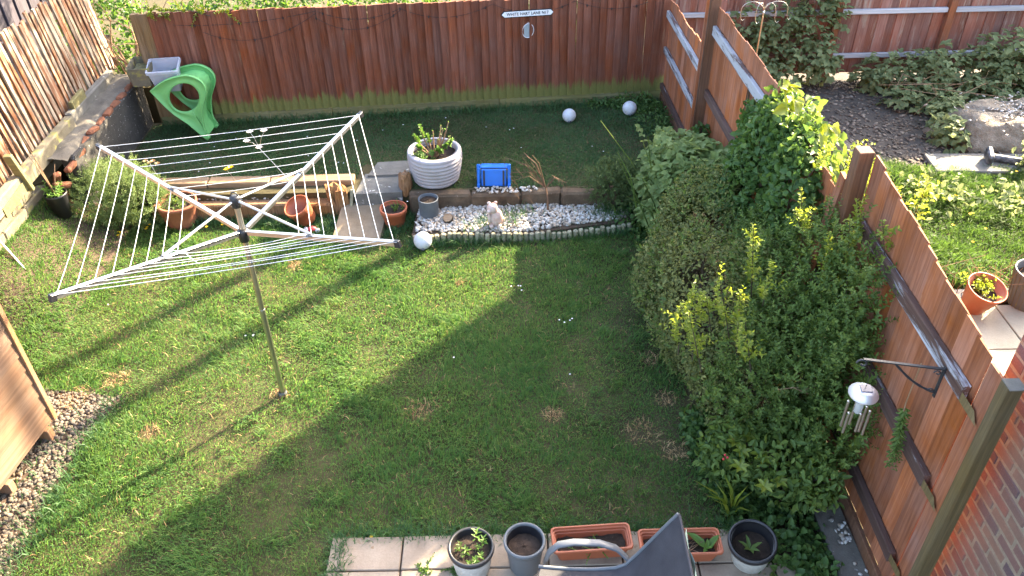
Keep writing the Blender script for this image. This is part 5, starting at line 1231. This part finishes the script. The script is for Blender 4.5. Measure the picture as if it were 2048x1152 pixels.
def compound(P, N, L, mat, name, parent, three=3):
    """bramble leaves: three broad leaflets each"""
    n = len(P); parts = []
    D0 = N * .5 + rng.normal(size=(n, 3)) * .7; D0[:, 2] *= .5; D0 /= np.linalg.norm(D0, axis=1, keepdims=True)
    NN = np.array([0, 0, 1.0]) + N * .45 + rng.normal(size=(n, 3)) * .25; S = np.cross(NN, D0); s = L * (.7 + .6 * rng.random(n))
    for k in range(three):
        a = (k - (three - 1) / 2) * 1.25; D = D0 * math.cos(a) + S * math.sin(a); parts.append(leaves(P, D, NN, s * (1.0 if k == 1 else .85), s * .72, .12, .22))
    return npmesh(name, *merge(parts), mat, parent)
rs = thing('bramble_bush', (1.6, 7.15, 0), 'broad leaved bramble bush with pale sunlit top behind the hedge', 'bush')
RB_ = [((1.58, 7.45, .56), (.24, .34, .26)), ((1.7, 7.2, .7), (.28, .36, .32)), ((1.85, 6.9, .85), (.26, .36, .3)), ((1.96, 6.55, .98), (.2, .36, .28)), ((1.55, 7.15, .42), (.24, .36, .34)), ((1.55, 7.7, .5), (.18, .16, .16))]
P, N = blob(RB_, 1700, .4, 7, .6); compound(P, N, .085, L_RASP, 'foliage', rs)
Q = []; QN = []
for k in range(60):
    yy = 6.7 + 1.0 * random.random(); c0 = np.array([1.5 + .1 * random.gauss(0, 1) + .3 * (7.9 - yy), yy, .5 + .28 * (7.9 - yy)]); d0 = unit([random.gauss(-.15, .35), random.gauss(-.1, .3), 1])
    for j in range(5): Q.append(c0 + d0 * (.08 + .075 * j)); QN.append(unit(np.array([random.gauss(0, 1), random.gauss(0, 1), .4])))
compound(np.array(Q), np.array(QN), .07, L_RASP, 'upper_leaves', rs)
mb = MB()
for k in range(26):
    x, y = 1.62 + random.gauss(0, .1), 7.15 + random.gauss(0, .2); e_ = (x + random.gauss(-.05, .2), y + random.gauss(0, .25), .7 + .4 * random.random()); mb.tube([(x, y, 0), ((x + e_[0]) / 2, (y + e_[1]) / 2, .6), e_], [.008, .007, .003], 5)
mb.obj('canes', L_COT, rs)
iv = thing('ivy_mass', (2.08, 6.2, 0), 'ivy and bindweed climbing over the top of the right fence', 'ivy')
IB = [((2.1, 6.35, 1.4), (.14, .36, .45)), ((2.12, 5.95, 1.65), (.2, .4, .4)), ((2.18, 5.6, 1.78), (.2, .4, .28)), ((2.05, 6.1, 1.15), (.2, .5, .5)), ((2.12, 5.3, 1.6), (.18, .45, .45))]
P, N = blob(IB, 7500, .2, 6, .4); npmesh('foliage', *clothe(P, N, .055, .04, .2), L_IVY, iv)
IT = [((2.2, 5.7, 1.92), (.18, .38, .22)), ((2.26, 5.4, 1.86), (.18, .33, .22)), ((2.16, 6.0, 1.9), (.14, .26, .2))]
P, N = blob(IT, 800, .35, 7, .6); npmesh('sunlit_leaves', *clothe(P, N, .065, .05, .4), L_BIND, iv)
parts = []
for (px_, py_, zt) in ((1580, 172, 2.35), (1570, 190, 2.3), (1590, 200, 2.3), (1575, 215, 2.25), (1640, 265, 2.15), (1660, 255, 2.12)):
    q = at(px_, py_, zt); parts.append(leaves(np.array([q] * 3), rng.normal(size=(3, 3)) * .6 + [0, -.5, -.1], np.array([[.4, -.6, .6]] * 3), np.array([.12, .1, .08]), np.array([.09, .08, .06])))
npmesh('top_leaves', *merge(parts), L_YEL, iv)
mb = MB()
for k in range(14):
    y = 5.3 + 1.4 * random.random(); mb.tube([(2.08, y, .05), (2.1, y + random.gauss(0, .15), .9), (2.1, y + random.gauss(0, .2), 1.8)], [.012, .009, .004], 5)
mb.obj('stems', M_BARK, iv)
iv2 = thing('fence_foot_ivy', (1.95, 7.9, .25), 'small ivy plant climbing at the foot of the tall post', 'ivy')
P, N = blob([((2.0, 7.75, .6), (.1, .22, .35)), ((1.9, 7.7, .3), (.2, .3, .2))], 900, .2, 8, .5); npmesh('foliage', *clothe(P, N, .05, .038), L_IVY, iv2); MB().tube([(1.98, 7.8, .2), (2.0, 7.78, .6), (2.0, 7.75, .9)], .006, 5).obj('stem', M_BARK, iv2)
cw = thing('corner_weeds', (1.75, 9.3, .25), 'dark weedy growth in the far right corner of the terrace', 'weeds')
P, N = blob([((1.8, 9.2, .27), (.22, .5, .14)), ((1.6, 9.6, .28), (.3, .16, .16)), ((1.85, 8.7, .27), (.12, .4, .12)), ((1.2, 9.65, .25), (.3, .12, .1))], 2600, .25, 9, .5); npmesh('foliage', *clothe(P, N, .04, .022), L_IVY, cw); MB().tube([(1.8, 9.3, .2), (1.8, 9.3, .4)], .005, 5).obj('stem', M_BARK, cw)
rz = thing('rose_spray', (1.85, 3.95, .5), 'arching spray of pale blue green rose leaves in front of the hedge', 'rose')
a = np.array([1.98, 3.9, .9]); parts = []; mb = MB()
for k in range(7):
    b = at(1545 + 22 * k, 745 + random.randint(0, 40), .95); parts.append(compound_ := None)
    mb.tube([a, (a + b) / 2 + UZ * .05, b], [.004, .003, .002], 5); parts[-1] = shoot((a + b) / 2, b, 16, .055, .034, 0, 1.1)[0]
npmesh('foliage', *merge(parts), L_RASP, rz); mb.obj('stems', M_TWIG, rz)
sk = thing('skimmia_bush', (1.8, 3.75, 0), 'low shrub with yellow edged leaves and red berries near the fence foot', 'shrub')
P, N = blob([((1.62, 3.95, .28), (.3, .25, .28)), ((1.9, 3.75, .38), (.24, .3, .32)), ((2.0, 3.6, .45), (.16, .25, .25))], 2600, .2, 8, .5); npmesh('foliage', *clothe(P, N, .06, .028), L_COT, sk)
parts = []
for (px_, py_) in ((1470, 880), (1485, 900), (1520, 905), (1528, 915), (1480, 930), (1640, 905), (1645, 925), (1560, 960), (1600, 955), (1530, 970), (1500, 870), (1655, 945), (1620, 930)):
    q = at(px_, py_, .5); k = 6; an = np.arange(k) * 6.283 / k; D = np.stack([np.cos(an), np.sin(an), np.full(k, .35)], 1); npmesh('leaf_rosette', *leaves(np.repeat(q[None], k, 0) - [0, 0, .02], D, np.tile([[0, -.3, 1.0]], (k, 1)), .07, .032), L_YEL, sk)
mb = MB()
for (px_, py_) in ((1450, 910), (1447, 918), (1455, 915), (1590, 838), (1585, 845), (1465, 880), (1660, 960)): mb.ball(at(px_, py_, .48), .009, 8, 6)
mb.obj('berries', M_RED, sk, True)
mb = MB()
for k in range(10): x, y = 1.75 + random.gauss(0, .12), 3.8 + random.gauss(0, .1); mb.tube([(x, y, 0), (x + .03, y - .03, .2), (x + random.gauss(0, .1), y + random.gauss(0, .1), .45)], [.012, .009, .004], 5)
mb.obj('stems', M_BARK, sk)
gc = []
P, N = blob([((1.55, 3.9, .02), (.22, .3, .12)), ((1.85, 3.4, .02), (.28, .4, .13)), ((1.98, 3.05, .02), (.16, .45, .12)), ((1.62, 3.62, .02), (.18, .18, .09)), ((1.42, 4.35, .03), (.12, .3, .12)), ((1.9, 2.75, .02), (.2, .2, .1))], 4200, .25, 8, .6)
tag(npmesh('ground_ivy', *clothe(P, N, .05, .042, .9), L_IVY), 'dark green ivy covering the ground beside the patio and fence', 'ivy', kind='stuff')
ir = thing('strap_leaf_plant', (1.5, 3.62, 0), 'upright strap leaved plant at the edge of the ground ivy', 'plant')
n = 12; P = np.array([[1.5, 3.62, 0]] * n) + rng.normal(size=(n, 3)) * [.02, .02, 0]; an = rng.random(n) * 6.28; V, F = blades(P, np.stack([np.cos(an), np.sin(an), np.zeros(n)], 1), .25 + .15 * rng.random(n), np.full(n, .028), .2 + .5 * rng.random(n)); npmesh('blades', V, F, L_YEL, ir)

# ------------------------------------------------------------------ neighbouring garden
nf = thing('neighbour_fence', (4.5, 10.85, 0), 'faded red board fence with bleached rails at the back of the next garden', 'fence')
nbm_ = [MB().box((0, 0, .93), (.135, .014, 1.74 + .01 * k)).mesh('board') for k in range(3)]
for m_ in nbm_: m_.materials.append(M_NFENCE)
for i in range(58): place('board', nbm_[i % 3], (2.12 + .1215 * i, 10.9 + .017 * (i % 2), .02 + .02 * random.random()), rotz(random.gauss(0, .02)) @ roty(random.gauss(0, .006)), nf)
for z in (.35, .955, 1.6):
    for a, b in ((2.1, 4.35), (4.45, 5.85), (5.95, 7.35), (7.45, 9.1)): MB().box(((a + b) / 2, 10.855, z), (b - a, .05, .06), None, .004).rough(.002, 6).obj('rail', M_NRAIL if z > .2 and a > 4 or z > .6 else M_NFENCE, nf)
for x in (4.4, 5.9, 7.4): MB().box((x, 10.85, .93), (.09, .09, 1.86), roty(.01), .004).obj('post', M_NPOST, nf)
nbr = thing('neighbour_brambles', (5.6, 10.1, 0), 'pale green brambles sprawling along the neighbouring fence', 'brambles')
NBb = [((5.0, 10.5, .22), (.42, .3, .26)), ((5.7, 10.4, .3), (.5, .35, .36)), ((6.6, 10.3, .4), (.6, .45, .45)), ((7.4, 10.2, .42), (.6, .6, .46)), ((5.55, 9.45, .14), (.3, .42, .22)), ((5.3, 8.95, .14), (.22, .3, .2)), ((6.3, 9.95, .22), (.5, .3, .28)), ((5.3, 9.95, .12), (.45, .25, .16))]
P, N = blob(NBb, 2300, .4, 6, .7); compound(P, N, .085, L_NB, 'foliage', nbr)
mb = MB()
for k in range(30):
    q = np.array([5 + 2.5 * random.random(), 9.6 + random.random(), .02]); mb.tube([q, q + (random.gauss(0, .3), random.gauss(0, .2), .35), q + (random.gauss(0, .5), random.gauss(0, .3), .3)], [.006, .005, .003], 5)
mb.obj('canes', M_TWIG, nbr)
nv = thing('neighbour_climber', (3.6, 10.6, 0), 'leafy climber covering the left part of the neighbouring fence', 'climber')
P, N = blob([((3.3, 10.75, .6), (.5, .12, .55)), ((3.9, 10.72, .9), (.55, .12, .5)), ((3.5, 10.6, .3), (.6, .25, .35)), ((4.2, 10.6, .4), (.4, .2, .35)), ((4.3, 10.75, 1.15), (.2, .1, .35)), ((2.9, 10.4, .3), (.45, .4, .35))], 1150, .4, 6, .8); compound(P, N, .08, L_NB, 'foliage', nv)
MB().tube([(3.6, 10.7, 0), (3.7, 10.75, .6), (4.0, 10.76, 1.3)], .008, 5).obj('stem', M_BARK, nv)
lw_ = thing('neighbour_weeds', (4.9, 7.9, 0), 'broad leaved weeds growing in the long sunlit grass next door', 'weeds')
P, N = blob([((4.7, 7.7, .08), (.7, .45, .14)), ((5.4, 7.5, .06), (.7, .5, .13)), ((5.9, 8.2, .15), (.25, .3, .25)), ((3.6, 8.3, .08), (.5, .4, .12)), ((6.0, 7.7, .1), (.3, .3, .2))], 800, .5, 6, .9); npmesh('foliage', *clothe(P, N, .07, .045, .9), L_NB, lw_); MB().tube([(4.9, 7.9, 0), (4.9, 7.9, .1)], .004, 5).obj('stem', M_TWIG, lw_)
stp = thing('tree_stump', (6.2, 9.1, 0), 'large pale rooty tree stump mound in the neighbouring garden', 'stump')
L_ = []
for z_, k in ((0, 1.18), (.1, 1.05), (.22, .95), (.3, .88), (.33, .75), (.3, .45), (.29, .1)):
    L_.append([(6.3 + (.95 * k + .13 * math.sin(5 * a + z_ * 4) * (1.2 - 2 * z_)) * math.cos(a), 9.12 + (.48 * k + .06 * math.sin(7 * a)) * math.sin(a), z_ + .03 * math.sin(6 * a)) for a in np.linspace(0, 6.283, 41)[:-1]])
MB().loft(L_, True, True).rough(.012, 12).obj('stump', M_STUMP, stp, True)
pebbles('wood_chips', '', np.stack([6.3 + .55 * rng.normal(size=400) * .7, 9.1 + .3 * rng.normal(size=400) * .7, np.full(400, .325)], 1), .016, M_PEBW, 'chips', .3, parent=stp)
tag(MB().box((5.45, 8.38, .03), (1.15, .42, .06), rotz(-.06), .01).rough(.004, 5).obj('concrete_slab', M_LICHEN, origin=(5.45, 8.38, 0)), 'grey concrete slab lying in front of the tree stump', 'slab')
ax_ = thing('broken_post', (5.75, 8.35, .06), 'chipped black and white iron pipe lying on the concrete slab', 'pipe')
MB().tube([(5.58, 8.42, .1), (5.95, 8.26, .1)], .045, 12).obj('pipe', M_PEWTER, ax_, True); MB().box((5.53, 8.4, .13), (.07, .2, .14), rotz(-.25) @ rotx(.2), .02).rough(.006, 20).obj('bracket', M_PEWTER, ax_)
rk = tag(MB().ball((3.85, 8.75, .05), (.3, .2, .16), 18, 10, rotz(-.6)).rough(.02, 9).obj('grey_rock', M_CONCG, origin=(3.85, 8.75, 0)), 'grey rock lying behind the brambles next door', 'rock')
fp = thing('feeder_pole', (2.86, 9.1, 0), 'metal bird feeder pole with curled hooks behind the right fence', 'feeder pole')
zt = 1.62; MB().tube([(2.86, 9.1, 0), (2.86, 9.1, zt)], .009, 10).obj('pole', M_STEEL, fp, True)
for dx, dy, r_ in ((-.24, .05, .11), (-.1, -.05, .05), (.12, -.04, .055), (.28, .05, .12)):
    pts = [np.array([2.86, 9.1, zt])] + [np.array([2.86 + dx * (1 - math.cos(a)) / 2, 9.1 + dy * (1 - math.cos(a)) / 2, zt + .1 * math.sin(a)]) for a in np.linspace(.3, math.pi, 9)]
    e_ = pts[-1]; pts += [e_ - UZ * .06, e_ - UZ * .1 + np.array([.01, 0, 0]), e_ - UZ * .12 + np.array([.03, 0, 0]), e_ - UZ * .1 + np.array([.05, 0, 0])]
    MB().tube(pts, .0032, 8).obj('hook', M_STEEL, fp, True)
MB().tube([(2.87, 9.1, .95), (2.91, 9.08, .85), (2.96, 9.08, .86), (2.98, 9.08, .98)], .005, 6).obj('hook', M_CAP, fp, True)
MB().lathe([(.001, -.12), (.03, -.1), (.035, 0), (.001, .03)], 14, (2.86, 9.1, zt + .02)).obj('finial', M_CAP, fp, True) if False else None
q = at(1955, 590, .2)
pot('terracotta_pot', 'terracotta pot with drainage holes tipped towards the fence next door', (q[0], q[1] + .02, .05), [(.1, 0), (.105, .01), (.165, .26), (.172, .262), (.175, .285)], .01, .2, M_TERRA, R=rotx(math.radians(14)) @ roty(math.radians(6)))
small_plant('neighbour_pot_plant', 'yellow green plant in the neighbouring terracotta pot', (q[0], q[1], .26), 26, .1, .08, .045, .03, L_TIP)
q2 = at(2062, 560, .3)
pot('grey_ribbed_pot', 'tall grey pot with pale vertical stripes at the right edge', (q2[0] + .04, q2[1], .02), [(.14, 0), (.15, .02), (.19, .36), (.195, .38)], .012, .3, M_GREYPOT)
for k in range(24):
    a = k * 6.283 / 24; MB().beam((q2[0] + .04 + .152 * math.cos(a), q2[1] + .152 * math.sin(a), .04), (q2[0] + .04 + .196 * math.cos(a), q2[1] + .196 * math.sin(a), .38), .006, .004, up=(math.cos(a), math.sin(a), 0)).obj('stripe', M_BEAM, bpy.data.objects['grey_ribbed_pot'])
dw = thing('dry_stalks', (q[0] + .1, q[1] + .3, 0), 'dry brown stalks behind the neighbouring terracotta pot', 'stalks')
for k in range(30):
    a = np.array([q[0] + random.gauss(.05, .25), q[1] + .22 + random.gauss(0, .08), .02]); MB().tube([a, a + (random.gauss(0, .05), random.gauss(0, .05), .2), a + (random.gauss(0, .12), random.gauss(-.03, .08), .3 + .15 * random.random())], [.004, .003, .002], 4).obj('stalk', M_TWIG, dw)

# ------------------------------------------------------------------ unseen trees beyond the back fences, mostly added to shade the lawn and bed
def tree(name, label, base, h, r, crown, nleaf, L, mat, core=None):
    t = thing(name, base, label, 'tree'); b = np.array(base, float)
    MB().tube([b, b + (.02, 0, h * .5), b + (0, .02, h)], [r, r * .95, r * .7], 12).obj('trunk', M_BARK, t, True)
    P, N = blob([(tuple(b + np.array(c)), rr) for c, rr in crown], nleaf, .2, 3, .5)
    npmesh('crown', *clothe(P, N, L, L * .6), mat, t)
    mb = MB()
    for c, rr in crown:
        c = b + np.array(c)
        for k in range(6): d = sphere_dirs(1)[0] * np.array(rr) * .8; mb.tube([b + (0, 0, h * .85), c * .6 + (b + (0, 0, h)) * .4, c + d], [r * .4, r * .25, .01], 6)
    mb.obj('limbs', M_BARK, t)
    if core: MB().ball(b + np.array(core[0]), core[1], 16, 12).obj('inner_foliage', mat, t)
tree('shade_cypress', 'tall columnar dark cypress added unseen beyond the back corner to shade the lawn', (7.05, 12.1, 0), 6.0, .12, [((0, 0, 5.8), (.78, .78, 4.2))], 7000, .08, L_CON, ((0, 0, 5.8), (.82, .82, 4.6)))  # added out of view to cast the straight shade edge on the lawn
tree('shade_birch', 'slender tree added unseen beyond the neighbouring fence for its shadow, nearer the corner', (4.15, 12.2, 0), 7.2, .1, [((0, 0, 8.2), (1.0, 1.0, 1.3))], 1500, .09, L_HEDGEB)  # unseen, added so that its trunk casts one shadow band
tree('shade_birch', 'slender tree added unseen beyond the back fence for its shadow, left of its twin', (2.95, 12.2, .3), 7.2, .085, [((0, 0, 8.2), (1.0, 1.0, 1.3))], 1500, .09, L_HEDGEB)  # added out of view for the second trunk shadow band
tree('hawthorn_tree', 'small loose tree behind the back fence, shading the slat fence', (-2.15, 11.4, .5), 2.2, .06, [((0, 0, 3.3), (.9, .7, .6)), ((-.8, -.2, 2.7), (.6, .5, .45)), ((.6, .1, 2.7), (.6, .5, .5)), ((-1.2, .1, 3.4), (.5, .5, .4)), ((1.2, 0, 3.5), (.5, .4, .4)), ((-.2, 0, 2.4), (.5, .4, .3))], 2600, .11, L_HEDGEB)
tree('shade_elder', 'low spreading elder added unseen behind the neighbouring fence to shade the pebble bed', (3.3, 11.6, 0), 2.4, .06, [((0, 0, 2.95), (.95, .4, .5)), ((-.7, 0, 2.85), (.6, .35, .45)), ((.7, 0, 2.9), (.6, .35, .45))], 3600, .1, L_HEDGEB)  # invented out of view to keep the pebble bed in shade
